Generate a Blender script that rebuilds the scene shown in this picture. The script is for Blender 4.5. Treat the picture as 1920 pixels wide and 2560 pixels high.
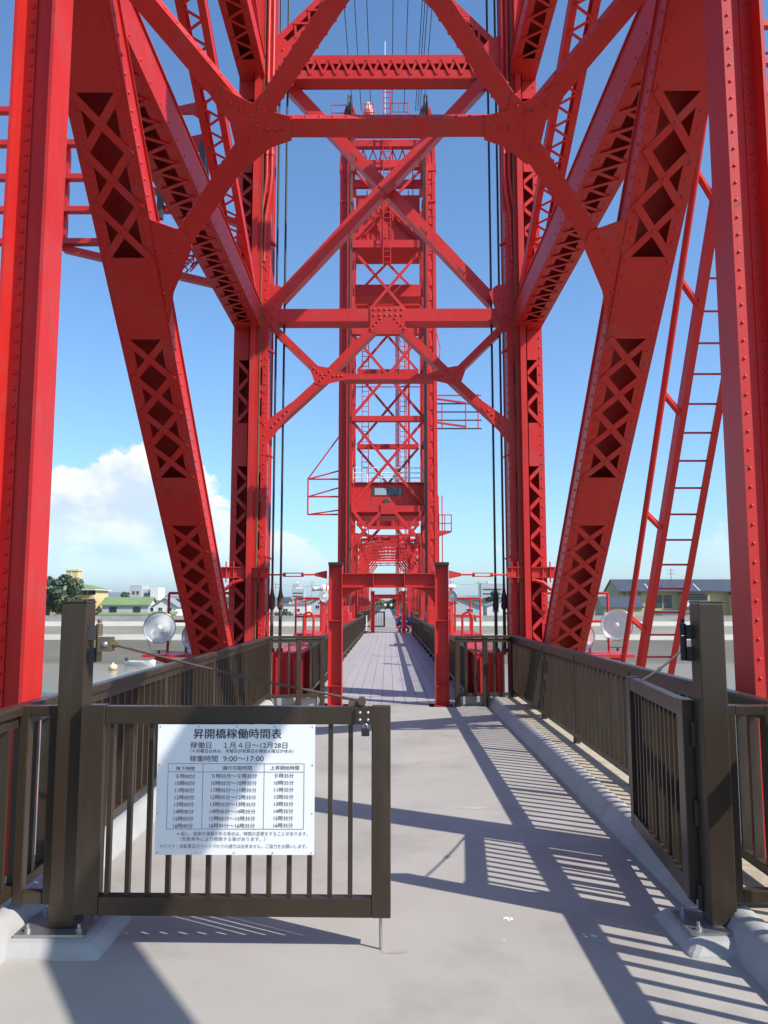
import bpy, bmesh, math, random
from mathutils import Vector, Matrix
R = math.radians
random.seed(7)
scene = bpy.context.scene
for o in list(bpy.data.objects):
    bpy.data.objects.remove(o, do_unlink=True)
COL = scene.collection

# ------------------------------------------------------------------ camera
cd = bpy.data.cameras.new('camera'); cam = bpy.data.objects.new('camera', cd); COL.objects.link(cam)
cam.location = (0, 0, 1.6)
cam.rotation_euler = (R(90 + 6.377), 0, R(0.279))
cd.sensor_fit = 'VERTICAL'; cd.sensor_height = 32.0; cd.sensor_width = 24.0
cd.lens = 2040.0 / 2560.0 * 32.0
cd.clip_start = 0.05; cd.clip_end = 60000
scene.camera = cam

# ------------------------------------------------------------------ light
SUN_EL, SUN_AZ = 42.3, 119.5            # azimuth clockwise from +Y
to_sun = Vector((math.cos(R(SUN_EL)) * math.sin(R(SUN_AZ)), math.cos(R(SUN_EL)) * math.cos(R(SUN_AZ)), math.sin(R(SUN_EL))))
sd = bpy.data.lights.new('sun', 'SUN'); sd.energy = 5.0; sd.angle = R(0.53); sd.color = (1.0, 0.955, 0.89)
sun = bpy.data.objects.new('sun', sd); COL.objects.link(sun)
sun.rotation_euler = to_sun.to_track_quat('Z', 'Y').to_euler(); sun.location = (30, -20, 60)

W = bpy.data.worlds.new('World'); scene.world = W; W.use_nodes = True
nt = W.node_tree; nt.nodes.clear()
def wn(t, **k):
    n = nt.nodes.new(t)
    for a, b in k.items(): setattr(n, a, b)
    return n
def wl(a, b): nt.links.new(a, b)
def wmath(op, a, b=None, c=None):
    n = wn('ShaderNodeMath', operation=op)
    for i, v in enumerate((a, b, c)):
        if v is None: continue
        if isinstance(v, (int, float)): n.inputs[i].default_value = v
        else: wl(v, n.inputs[i])
    return n.outputs[0]
sky = wn('ShaderNodeTexSky', sky_type='NISHITA', sun_disc=False, sun_elevation=R(SUN_EL), sun_rotation=R(SUN_AZ))
sky.altitude = 10; sky.air_density = 1.0; sky.dust_density = 0.7; sky.ozone_density = 1.6
tc = wn('ShaderNodeTexCoord'); sep = wn('ShaderNodeSeparateXYZ'); wl(tc.outputs['Generated'], sep.inputs[0])
X_, Y_, Z_ = sep.outputs
elev = wmath('ARCTAN2', Z_, wmath('SQRT', wmath('ADD', wmath('MULTIPLY', X_, X_), wmath('MULTIPLY', Y_, Y_))))
azim = wmath('ARCTAN2', X_, Y_)
# cumulus heaps standing along the horizon: cloud noise in azimuth / elevation
cv = wn('ShaderNodeCombineXYZ'); wl(azim, cv.inputs[0]); wl(wmath('MULTIPLY', elev, 1.25), cv.inputs[1])
n1 = wn('ShaderNodeTexNoise'); n1.inputs['Scale'].default_value = 8.5; n1.inputs['Detail'].default_value = 7.0; n1.inputs['Roughness'].default_value = 0.56
wl(cv.outputs[0], n1.inputs['Vector'])
n2 = wn('ShaderNodeTexNoise'); n2.inputs['Scale'].default_value = 2.1; n2.inputs['Detail'].default_value = 2.0
mp = wn('ShaderNodeMapping'); mp.inputs['Location'].default_value = (3.7, 1.2, 0.0); wl(cv.outputs[0], mp.inputs[0]); wl(mp.outputs[0], n2.inputs['Vector'])
def smooth(v, a, b, lo=0.0, hi=1.0):
    n = wn('ShaderNodeMapRange', interpolation_type='SMOOTHSTEP'); wl(v, n.inputs[0])
    for i, q in zip((1, 2, 3, 4), (a, b, lo, hi)): n.inputs[i].default_value = q
    return n.outputs[0]
# height limit of the heaps changes with azimuth: highest to the left of the bridge
lump = wmath('ADD', wmath('MULTIPLY', smooth(wmath('ABSOLUTE', wmath('ADD', azim, 0.30)), 0.0, 0.24, 1.0, 0.0), 0.095), 0.068)
edge = wmath('SUBTRACT', lump, elev)
dens = wmath('ADD', wmath('MULTIPLY', edge, 4.2), wmath('MULTIPLY', wmath('SUBTRACT', n1.outputs[0], 0.5), 1.7))
dens = wmath('ADD', dens, wmath('MULTIPLY', wmath('SUBTRACT', n2.outputs[0], 0.52), 0.8))
strength = smooth(wmath('ABSOLUTE', wmath('ADD', azim, 0.28)), 0.14, 0.45, 1.0, 0.5)
mask = wmath('MULTIPLY', smooth(dens, 0.0, 0.09), strength)
mask = wmath('MULTIPLY', mask, smooth(elev, 0.0, 0.13, 0.18, 1.0))
mp2 = wn('ShaderNodeMapping'); mp2.inputs['Location'].default_value = (0.022, 0.030, 0.0); wl(cv.outputs[0], mp2.inputs[0])
n4 = wn('ShaderNodeTexNoise'); n4.inputs['Scale'].default_value = 8.5; n4.inputs['Detail'].default_value = 4.0; n4.inputs['Roughness'].default_value = 0.56; wl(mp2.outputs[0], n4.inputs['Vector'])
shade = smooth(wmath('ADD', wmath('MULTIPLY', wmath('SUBTRACT', n1.outputs[0], n4.outputs[0]), 3.2), wmath('MULTIPLY', dens, -0.35)), -0.45, 0.2, 0.1, 1.0)
ccol = wn('ShaderNodeMix', data_type='RGBA'); wl(shade, ccol.inputs['Factor'])
ccol.inputs['A'].default_value = (3.5, 4.3, 5.2, 1); ccol.inputs['B'].default_value = (5.6, 5.75, 5.9, 1)
tint = wn('ShaderNodeMix', data_type='RGBA', blend_type='MULTIPLY'); tint.inputs['Factor'].default_value = 1.0; wl(sky.outputs[0], tint.inputs['A']); tint.inputs['B'].default_value = (0.70, 0.93, 1.12, 1)
mx = wn('ShaderNodeMix', data_type='RGBA'); wl(mask, mx.inputs['Factor']); wl(tint.outputs['Result'], mx.inputs['A']); wl(ccol.outputs['Result'], mx.inputs['B'])
bg = wn('ShaderNodeBackground'); bg.inputs['Strength'].default_value = 0.145
wo = wn('ShaderNodeOutputWorld'); wl(mx.outputs['Result'], bg.inputs[0]); wl(bg.outputs[0], wo.inputs[0])

scene.render.engine = 'CYCLES'
scene.cycles.max_bounces = 5; scene.cycles.diffuse_bounces = 3; scene.cycles.glossy_bounces = 2; scene.cycles.volume_bounces = 0
W.cycles.sampling_method = 'MANUAL'; W.cycles.sample_map_resolution = 512
vs = scene.view_settings; vs.view_transform = 'Standard'; vs.look = 'None'; vs.exposure = 0.42; vs.gamma = 1.0; vs.use_curve_mapping = False

# ------------------------------------------------------------------ materials
MATS = {}
def pm(name, c, rough=0.5, metal=0.0, var=0.12, vs_=2.0, bump=0.0, bs=120.0, spec=0.5, c2=None, c2amt=0.0, c2scale=1.2, c2lo=0.52, c2hi=0.66, coat=0.0, stretch=(1, 1, 1), rvar=0.08, grime=0.0, speck=0.0):
    m = bpy.data.materials.new(name); m.use_nodes = True; t = m.node_tree; b = t.nodes['Principled BSDF']
    N = t.nodes.new; L = t.links.new
    g = N('ShaderNodeNewGeometry'); mpn = N('ShaderNodeMapping'); mpn.inputs['Scale'].default_value = stretch; L(g.outputs['Position'], mpn.inputs[0])
    n = N('ShaderNodeTexNoise'); n.inputs['Scale'].default_value = vs_; n.inputs['Detail'].default_value = 3; n.inputs['Roughness'].default_value = 0.65; L(mpn.outputs[0], n.inputs['Vector'])
    mr = N('ShaderNodeMapRange'); mr.inputs[1].default_value = 0.25; mr.inputs[2].default_value = 0.75; L(n.outputs[0], mr.inputs[0])
    mix = N('ShaderNodeMix'); mix.data_type = 'RGBA'; L(mr.outputs[0], mix.inputs['Factor'])
    mix.inputs['A'].default_value = tuple(min(1, x * (1 - var)) for x in c) + (1,)
    mix.inputs['B'].default_value = tuple(min(1, x * (1 + var)) for x in c) + (1,)
    out = mix.outputs['Result']
    if c2 is not None:
        n3 = N('ShaderNodeTexNoise'); n3.inputs['Scale'].default_value = c2scale; n3.inputs['Detail'].default_value = 4; n3.inputs['Roughness'].default_value = 0.7
        mp3 = N('ShaderNodeMapping'); mp3.inputs['Scale'].default_value = stretch; mp3.inputs['Location'].default_value = (5.1, 2.3, 9.7)
        L(g.outputs['Position'], mp3.inputs[0]); L(mp3.outputs[0], n3.inputs['Vector'])
        r3 = N('ShaderNodeMapRange'); r3.inputs[1].default_value = c2lo; r3.inputs[2].default_value = c2hi; r3.inputs[4].default_value = c2amt; L(n3.outputs[0], r3.inputs[0])
        m3 = N('ShaderNodeMix'); m3.data_type = 'RGBA'; L(r3.outputs[0], m3.inputs['Factor']); L(out, m3.inputs['A']); m3.inputs['B'].default_value = tuple(c2) + (1,)
        out = m3.outputs['Result']
    if grime:      # rain streaks and small rust blooms
        mg = N('ShaderNodeMapping'); mg.inputs['Scale'].default_value = (9, 9, .8); L(g.outputs['Position'], mg.inputs[0])
        ng = N('ShaderNodeTexNoise'); ng.inputs['Scale'].default_value = 1.6; ng.inputs['Detail'].default_value = 4; ng.inputs['Roughness'].default_value = .7; L(mg.outputs[0], ng.inputs['Vector'])
        rg = N('ShaderNodeMapRange'); rg.inputs[1].default_value = .54; rg.inputs[2].default_value = .78; rg.inputs[4].default_value = grime; L(ng.outputs[0], rg.inputs[0])
        m4 = N('ShaderNodeMix'); m4.data_type = 'RGBA'; L(rg.outputs[0], m4.inputs['Factor']); L(out, m4.inputs['A']); m4.inputs['B'].default_value = (.20, .022, .016, 1); out = m4.outputs['Result']
        n5 = N('ShaderNodeTexNoise'); n5.inputs['Scale'].default_value = 11; n5.inputs['Detail'].default_value = 3; L(g.outputs['Position'], n5.inputs['Vector'])
        r5 = N('ShaderNodeMapRange'); r5.inputs[1].default_value = .69; r5.inputs[2].default_value = .76; r5.inputs[4].default_value = .7; L(n5.outputs[0], r5.inputs[0])
        m5 = N('ShaderNodeMix'); m5.data_type = 'RGBA'; L(r5.outputs[0], m5.inputs['Factor']); L(out, m5.inputs['A']); m5.inputs['B'].default_value = (.16, .035, .02, 1); out = m5.outputs['Result']
    if speck:
        n6 = N('ShaderNodeTexNoise'); n6.inputs['Scale'].default_value = 170; n6.inputs['Detail'].default_value = 2; L(g.outputs['Position'], n6.inputs['Vector'])
        r6 = N('ShaderNodeMapRange'); r6.inputs[1].default_value = .35; r6.inputs[2].default_value = .65; r6.inputs[3].default_value = 1 - speck; r6.inputs[4].default_value = 1 + speck; L(n6.outputs[0], r6.inputs[0])
        m6 = N('ShaderNodeMix'); m6.data_type = 'RGBA'; m6.blend_type = 'MULTIPLY'; m6.inputs['Factor'].default_value = 1; L(out, m6.inputs['A']); L(r6.outputs[0], m6.inputs['B']); out = m6.outputs['Result']
    L(out, b.inputs['Base Color'])
    rr = N('ShaderNodeMapRange'); rr.inputs[3].default_value = max(0.02, rough - rvar); rr.inputs[4].default_value = min(1, rough + rvar); L(n.outputs[0], rr.inputs[0]); L(rr.outputs[0], b.inputs['Roughness'])
    b.inputs['Metallic'].default_value = metal; b.inputs['Specular IOR Level'].default_value = spec
    if coat: b.inputs['Coat Weight'].default_value = coat; b.inputs['Coat Roughness'].default_value = 0.15
    if bump:
        nb = N('ShaderNodeTexNoise'); nb.inputs['Scale'].default_value = bs; nb.inputs['Detail'].default_value = 1; L(g.outputs['Position'], nb.inputs['Vector'])
        bp = N('ShaderNodeBump'); bp.inputs['Strength'].default_value = bump; bp.inputs['Distance'].default_value = 0.004; L(nb.outputs[0], bp.inputs['Height']); L(bp.outputs[0], b.inputs['Normal'])
    MATS[name] = m
    return m
RED = pm('red_paint', (0.51, 0.021, 0.017), 0.44, spec=0.35, var=0.09, vs_=1.3, c2=(0.40, 0.05, 0.045), c2amt=0.6, c2scale=2.2, grime=0.45)
RED2 = pm('red_paint_far', (0.50, 0.021, 0.019), 0.5, spec=0.35, var=0.14, vs_=0.8)
BROWN = pm('brown_anodised', (0.046, 0.031, 0.019), 0.36, metal=0.25, var=0.10, vs_=3, bump=0.05, bs=60, c2=(0.085, 0.065, 0.045), c2amt=0.4, c2scale=5, stretch=(1, 1, 0.25))
BROWN2 = pm('brown_steel_far', (0.05, 0.038, 0.03), 0.4, metal=0.2, var=0.1)
DECK = pm('deck_coating', (0.362, 0.336, 0.298), 0.62, var=0.09, vs_=0.9, c2=(0.24, 0.22, 0.19), c2amt=0.7, c2scale=1.1, c2lo=0.50, c2hi=0.74, speck=0.07)
KERB = pm('kerb_coating', (0.36, 0.35, 0.335), 0.65, var=0.12, vs_=3.0, bump=0.5, bs=25, c2=(0.27, 0.26, 0.25), c2amt=0.6, c2scale=4, c2lo=0.55, c2hi=0.72)
CONC = pm('bare_concrete', (0.42, 0.36, 0.25), 0.85, var=0.16, vs_=6, bump=0.5, bs=50, c2=(0.25, 0.21, 0.15), c2amt=0.6, c2scale=5)
GREYC = pm('grey_concrete', (0.33, 0.325, 0.315), 0.85, var=0.15, vs_=3, bump=0.4, bs=40)
PLANK = pm('composite_plank', (0.38, 0.365, 0.365), 0.5, var=0.08, vs_=1.2, bump=0.1, bs=120, stretch=(2, 0.15, 1), c2=(0.40, 0.33, 0.34), c2amt=0.5, c2scale=1.5)
BLACK = pm('black_rubber', (0.012, 0.012, 0.012), 0.6)
ROPE = pm('greased_wire_rope', (0.014, 0.013, 0.014), 0.5, var=0.3, vs_=60)
RUST = pm('rusty_steel', (0.085, 0.055, 0.04), 0.75, var=0.35, vs_=18, bump=0.4, bs=80)
GALV = pm('galvanised_steel', (0.42, 0.42, 0.42), 0.38, metal=0.85, var=0.15, vs_=10)
BRASS = pm('tarnished_hinge', (0.20, 0.145, 0.085), 0.45, metal=0.6, var=0.25, vs_=15)
GREASE = pm('greasy_guide_face', (0.15, 0.10, 0.05), 0.5, var=0.25, vs_=4, stretch=(1, 1, .2))
WHITE = pm('white_sign_face', (0.80, 0.80, 0.79), 0.42, var=0.015, vs_=2)
INK = pm('black_print', (0.02, 0.02, 0.022), 0.6)
INKRED = pm('red_print', (0.55, 0.12, 0.12), 0.6)
INKGREY = pm('worn_print', (0.16, 0.16, 0.17), 0.7)
REFL = pm('lamp_reflector', (0.74, 0.76, 0.78), 0.22, metal=0.9, var=0.05)
WHITEP = pm('white_paint', (0.72, 0.71, 0.68), 0.5, var=0.06)
DARKIN = pm('dark_grey_paint', (0.045, 0.045, 0.05), 0.5)

def glass(name, tint=(0.9, 0.95, 0.95), rough=0.02, a=0.25):
    m = bpy.data.materials.new(name); m.use_nodes = True; t = m.node_tree; b = t.nodes['Principled BSDF']
    b.inputs['Base Color'].default_value = tint + (1,); b.inputs['Roughness'].default_value = rough; b.inputs['Alpha'].default_value = a
    b.inputs['Specular IOR Level'].default_value = 0.8
    MATS[name] = m; return m
LENS = glass('lamp_glass', (0.85, 0.92, 0.95), 0.05, 0.22)

# ------------------------------------------------------------------ geometry helpers
BASE = {}
def V(*a): return Vector(a)
class MB:
    def __init__(s): s.v = []; s.f = []; s.sm = []
    def add(s, vs_, fs, smooth=False):
        o = len(s.v); s.v += [Vector(p) for p in vs_]; s.f += [tuple(i + o for i in f) for f in fs]; s.sm += [smooth] * len(fs)
        return s
    def hexa(s, p):   # 8 corners: bottom 4 ccw, top 4 ccw
        return s.add(p, [(3, 2, 1, 0), (4, 5, 6, 7), (0, 1, 5, 4), (1, 2, 6, 5), (2, 3, 7, 6), (3, 0, 4, 7)])
    def box(s, x0, x1, y0, y1, z0, z1):
        if x0 > x1: x0, x1 = x1, x0
        if y0 > y1: y0, y1 = y1, y0
        if z0 > z1: z0, z1 = z1, z0
        return s.hexa([(x0, y0, z0), (x1, y0, z0), (x1, y1, z0), (x0, y1, z0), (x0, y0, z1), (x1, y0, z1), (x1, y1, z1), (x0, y1, z1)])
    def fbox(s, fr, a0, a1, u0, u1, v0, v1):
        """box in a frame fr=(origin, axis, w, n)"""
        o, a, w, n = fr
        q = lambda i, j, k: o + a * i + w * j + n * k
        if a.cross(w).dot(n) < 0: u0, u1 = u1, u0
        return s.hexa([q(a0, u0, v0), q(a1, u0, v0), q(a1, u1, v0), q(a0, u1, v0), q(a0, u0, v1), q(a1, u0, v1), q(a1, u1, v1), q(a0, u1, v1)])
    def bar(s, p0, p1, w, h, wdir):
        p0, p1 = Vector(p0), Vector(p1); a = (p1 - p0); L = a.length; a = a / L
        wd = Vector(wdir); wd = (wd - a * wd.dot(a)).normalized(); n = a.cross(wd)
        return s.fbox((p0, a, wd, n), 0, L, -w / 2, w / 2, -h / 2, h / 2)
    def tube(s, p0, p1, r, n=10, r1=None, cap=True):
        p0, p1 = Vector(p0), Vector(p1); a = (p1 - p0).normalized(); r1 = r if r1 is None else r1
        u = a.orthogonal().normalized(); w = a.cross(u); vs_ = []
        for p, rr in ((p0, r), (p1, r1)):
            for i in range(n):
                t = 2 * math.pi * i / n; vs_.append(p + u * (math.cos(t) * rr) + w * (math.sin(t) * rr))
        s.add(vs_, [(i, (i + 1) % n, n + (i + 1) % n, n + i) for i in range(n)], True)
        if cap: s.add(vs_, [tuple(range(n))[::-1], tuple(range(n, 2 * n))])
        return s
    def path(s, pts, r, n=8):
        pts = [Vector(p) for p in pts]; u = None; rings = []
        for i, p in enumerate(pts):
            a = (pts[min(i + 1, len(pts) - 1)] - pts[max(i - 1, 0)]).normalized()
            u = a.orthogonal().normalized() if u is None else (u - a * u.dot(a)).normalized()
            w = a.cross(u); rings.append([p + u * (math.cos(2 * math.pi * k / n) * r) + w * (math.sin(2 * math.pi * k / n) * r) for k in range(n)])
        vs_ = [q for rg in rings for q in rg]; fs = []
        for i in range(len(pts) - 1):
            for k in range(n): fs.append((i * n + k, i * n + (k + 1) % n, (i + 1) * n + (k + 1) % n, (i + 1) * n + k))
        s.add(vs_, fs, True)
        s.add(rings[0] + rings[-1], [tuple(range(n))[::-1], tuple(range(n, 2 * n))]); return s
    def lathe(s, c, axis, prof, n=20, smooth=True):
        """prof: list of (radius, along)"""
        c = Vector(c); a = Vector(axis).normalized(); u = a.orthogonal().normalized(); w = a.cross(u); vs_ = []
        for r, h in prof:
            for k in range(n):
                t = 2 * math.pi * k / n; vs_.append(c + a * h + u * (r * math.cos(t)) + w * (r * math.sin(t)))
        fs = [(i * n + k, i * n + (k + 1) % n, (i + 1) * n + (k + 1) % n, (i + 1) * n + k) for i in range(len(prof) - 1) for k in range(n)]
        return s.add(vs_, fs, smooth)
    def plate(s, pts, nrm, t):
        """flat polygon pts (3d) extruded by -nrm*t"""
        pts = [Vector(p) for p in pts]; nrm = Vector(nrm).normalized(); k = len(pts)
        ar = sum(((pts[i] - pts[0]).cross(pts[(i + 1) % k] - pts[0]) for i in range(k)), Vector())
        if ar.dot(nrm) < 0: pts = pts[::-1]
        q = [p - nrm * t for p in pts]
        return s.add(pts + q, [tuple(range(k)), tuple(range(k, 2 * k))[::-1]] + [(i, i + k, (i + 1) % k + k, (i + 1) % k) for i in range(k)])
    def dome(s, c, nrm, r, n=7):
        c = Vector(c); a = Vector(nrm).normalized(); u = a.orthogonal().normalized(); w = a.cross(u); vs_ = []
        for rr, h in ((1, 0), (0.94, 0.33), (0.62, 0.66)):
            for k in range(n):
                t = 2 * math.pi * k / n; vs_.append(c + a * (h * r) + u * (rr * r * math.cos(t)) + w * (rr * r * math.sin(t)))
        vs_.append(c + a * (0.78 * r))
        fs = [(i * n + k, i * n + (k + 1) % n, (i + 1) * n + (k + 1) % n, (i + 1) * n + k) for i in range(2) for k in range(n)] + [(2 * n + k, 2 * n + (k + 1) % n, 3 * n) for k in range(n)]
        return s.add(vs_, fs, True)
    def mesh(s, name, base=(0, 0, 0)):
        b = Vector(base); me = bpy.data.meshes.new(name); me.from_pydata([p - b for p in s.v], [], s.f)
        me.polygons.foreach_set('use_smooth', s.sm); me.update(); return me
    def build(s, name, mat, parent=None, base=None, bevel=0.0, kind=None):
        b = Vector(base) if base is not None else (BASE[parent.name] if parent else Vector((0, 0, 0)))
        me = s.mesh(name, b); me.materials.append(mat)
        o = bpy.data.objects.new(name, me); COL.objects.link(o)
        if parent: o.parent = parent
        else: o.location = b
        BASE[o.name] = b
        if bevel:
            md = o.modifiers.new('bevel', 'BEVEL'); md.width = bevel; md.segments = 2; md.limit_method = 'ANGLE'; md.angle_limit = R(40)
        if kind: o['kind'] = kind
        return o
def thing(name, label, cat, loc=(0, 0, 0), group=None):
    o = bpy.data.objects.new(name, None); COL.objects.link(o); o.location = loc; o.empty_display_size = 0.2
    o['label'] = label; o['category'] = cat
    if group: o['group'] = group
    BASE[o.name] = Vector(loc); return o
def tag(o, label, cat, group=None):
    o['label'] = label; o['category'] = cat
    if group: o['group'] = group
    return o
def struct(o): o['kind'] = 'structure'; return o
def inst(name, me, M, parent):
    o = bpy.data.objects.new(name, me); COL.objects.link(o); o.parent = parent
    o.matrix_basis = Matrix.Translation(-BASE[parent.name]) @ M; BASE[o.name] = BASE[parent.name]; return o
def frame(p0, p1, wdir, ndir=None):
    p0, p1 = Vector(p0), Vector(p1); a = (p1 - p0); L = a.length; a /= L
    w = Vector(wdir); w = (w - a * w.dot(a)).normalized(); n = a.cross(w)
    if ndir is not None and n.dot(Vector(ndir)) < 0: n = -n
    return (p0, a, w, n), L
BARS = {}
def bar_mesh(L, w, t, mat):
    k = (round(L, 3), w, t, mat.name)
    if k not in BARS:
        m = MB().box(-L / 2, L / 2, -w / 2, w / 2, 0, t).mesh('lacing_bar'); m.materials.append(mat); BARS[k] = m
    return BARS[k]
def rivet_row(mb, fr, s0, s1, u, v, step, r):
    n = max(1, int((s1 - s0) / step)); st = (s1 - s0) / n
    for i in range(n + 1): mb.dome(fr[0] + fr[1] * (s0 + st * i) + fr[2] * u + fr[3] * v, fr[3], r)

def laced(parent, name, p0, p1, wdir, ndir, Wd, D, panels, fl=0.09, bw=0.055, solid_back=True, plates=(), rstep=0.12, rr=0.016, mat=None, side_rivets=True, rivets=True, backlace=False, as_child=True):
    """built-up riveted member; p0,p1 lie on the middle of its laced face. panels: (s0, s1, count, 'X' | 'Z'); plates: (s0, s1)"""
    mat = mat or RED
    fr, L = frame(p0, p1, wdir, ndir); mb = MB(); t = 0.014
    for sg in (-1, 1):
        mb.fbox(fr, 0, L, sg * Wd / 2 - (t if sg > 0 else 0), sg * Wd / 2 + (t if sg < 0 else 0), -D, 0)
        mb.fbox(fr, 0, L, sg * (Wd / 2 + 0.004), sg * (Wd / 2 - fl), 0.001, t)
        mb.fbox(fr, 0, L, sg * (Wd / 2 + t), sg * (Wd / 2 + 0.0005), -0.085, 0.012)       # outstanding angle leg on the side
        if not solid_back: mb.fbox(fr, 0, L, sg * (Wd / 2 + 0.004), sg * (Wd / 2 - fl), -D - t, -D - 0.001)
    if solid_back: mb.fbox(fr, 0, L, -Wd / 2 - 0.02, Wd / 2 + 0.02, -D - t, -D - 0.001)
    o = mb.build(name, mat, parent)
    for (a, b) in plates:
        MB().fbox(fr, a, b, -Wd / 2 + 0.005, Wd / 2 - 0.005, t + 0.0005, t + 0.011).build('tie_plate', mat, o)
    def pieces(v0, flip):
        for (s0, s1, n, st) in panels:
            h = (s1 - s0) / n; ub = Wd / 2 - fl * 0.55
            for i in range(n):
                c0 = s0 + h * i
                if st == 'X': prs = [((c0, -ub), (c0 + h, ub), v0), ((c0, ub), (c0 + h, -ub), v0 + flip * 0.009)]
                else: prs = [((c0, -ub), (c0 + h / 2, ub), v0), ((c0 + h / 2, ub), (c0 + h, -ub), v0 + flip * 0.009)]
                for (sa, ua), (sb, ubb), v in prs:
                    A = fr[0] + fr[1] * sa + fr[2] * ua + fr[3] * v; B = fr[0] + fr[1] * sb + fr[2] * ubb + fr[3] * v
                    xd = (B - A); l = xd.length; xd /= l; zd = fr[3] * flip; yd = zd.cross(xd)
                    M = Matrix((xd, yd, zd)).transposed().to_4x4(); M.translation = (A + B) / 2
                    inst('lacing_bar', bar_mesh(l + bw * 0.9, bw, 0.008, mat), M, o)
    pieces(t + 0.001, 1)
    if backlace: pieces(-D - t - 0.001, -1)
    if rivets:
        rv = MB()
        for sg in (-1, 1):
            rivet_row(rv, fr, 0.05, L - 0.05, sg * (Wd / 2 - fl * 0.45), t, rstep, rr)
            if side_rivets:
                sf = (fr[0], fr[1], fr[3], fr[2] * sg)
                rivet_row(rv, sf, 0.05, L - 0.05, -0.045, Wd / 2 + t, rstep, rr)
        for (a, b) in plates:
            for sg in (-1, 1): rivet_row(rv, fr, a + 0.04, b - 0.04, sg * (Wd / 2 - fl * 0.45), t + 0.011, rstep, rr)
        for (s0, s1, n, st) in panels:
            h = (s1 - s0) / n
            for i in range(n):
                if st == 'X': rv.dome(fr[0] + fr[1] * (s0 + h * (i + .5)) + fr[3] * (t + 0.018), fr[3], rr)
        rv.build('rivets', mat, o, kind='stuff')
    return o
# ------------------------------------------------------------------ approach deck and kerbs
YD0, YD1 = -14.0, 13.28
deck = struct(MB().box(-1.74, 1.60, YD0, YD1, -0.22, 0.0).build('deck', DECK))
def kerb(sx, xb, xt, xo):
    """sloped kerb: foot at xb, crest at xt, bare concrete ledge out to xo"""
    m = MB(); prof = [(xb - 0.012 * sx, -0.02), (xb, 0.012), (xb + 0.012 * sx, 0.04), (xt - 0.02 * sx, 0.118), (xt - 0.004 * sx, 0.138), (xt + 0.03 * sx, 0.148), (xt + 0.075 * sx, 0.149), (xt + 0.075 * sx, -0.2), (xb, -0.2)]
    ys = [YD0 + (13.1 - YD0) * i / 90 for i in range(91)]; k = len(prof); rnd = random.Random(3 + sx)
    vs_ = []
    for y in ys:
        j = rnd.uniform(-0.0015, 0.0015)
        for i, (x, z) in enumerate(prof): vs_.append((x + (j if 1 <= i <= 5 else 0), y, z + (rnd.uniform(-0.001, 0.001) if 1 <= i <= 5 else 0)))
    fs = []
    for i in range(len(ys) - 1):
        for q in range(k):
            f = (i * k + q, i * k + (q + 1) % k, (i + 1) * k + (q + 1) % k, (i + 1) * k + q); fs.append(f if sx < 0 else f[::-1])
    m.add(vs_, fs, False); m.add(vs_[:k] + vs_[-k:], [tuple(range(k)), tuple(range(k, 2 * k))])
    o = struct(m.build('kerb', KERB))
    for p in o.data.polygons: p.use_smooth = True
    lg = MB().box(xt + 0.0755 * sx, xo, YD0, 13.1, -0.2, 0.14); return o, struct(lg.build('concrete_ledge', CONC))
kerb(-1, -1.73, -1.80, -2.06); kerb(1, 1.575, 1.655, 2.12)
# pier and fascia girders beneath the approach
struct(MB().box(-3.3, 3.3, 12.0, 15.6, -7.5, -1.4).build('pier', GREYC, bevel=0.1))
tag(MB().box(-2.0, -1.85, YD0, 13.0, -0.95, -0.21).build('edge_girder', RED), 'red steel edge girder under the left side of the near deck', 'girder')
tag(MB().box(1.9, 2.05, YD0, 13.0, -0.95, -0.21).build('edge_girder', RED), 'red steel edge girder under the right side of the near deck', 'girder')
for i, (x, y, s) in enumerate([(0.62, 4.37, 0.022), (0.98, 4.16, 0.02), (0.55, 4.1, 0.006)]):
    m = MB()
    for k in range(7): m.dome((x + random.uniform(-1, 1) * s * 1.6, y + random.uniform(-1, 1) * s, 0.0005), (0, 0, 1), s * random.uniform(0.2, 0.45))
    struct(m.build('deck_droppings', WHITEP))

m = MB(); m.add([(.03 + .07 * math.cos(a * .524) * random.uniform(.6, 1.2), 3.97 + .03 * math.sin(a * .524) * random.uniform(.6, 1.2), .0015) for a in range(12)], [tuple(range(12))])
struct(m.build('rust_stain', pm('rust_stain', (.345, .312, .255), .7, var=.15, vs_=20)))
m = MB(); m.add([(.52, 6.62, .002), (.70, 6.66, .002), (.80, 6.63, .002), (.68, 6.60, .002)], [(3, 2, 1, 0)]); bm_o = m.build('paint_scuff', pm('paint_scuff', (.46, .45, .42), .6)); struct(bm_o)
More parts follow.
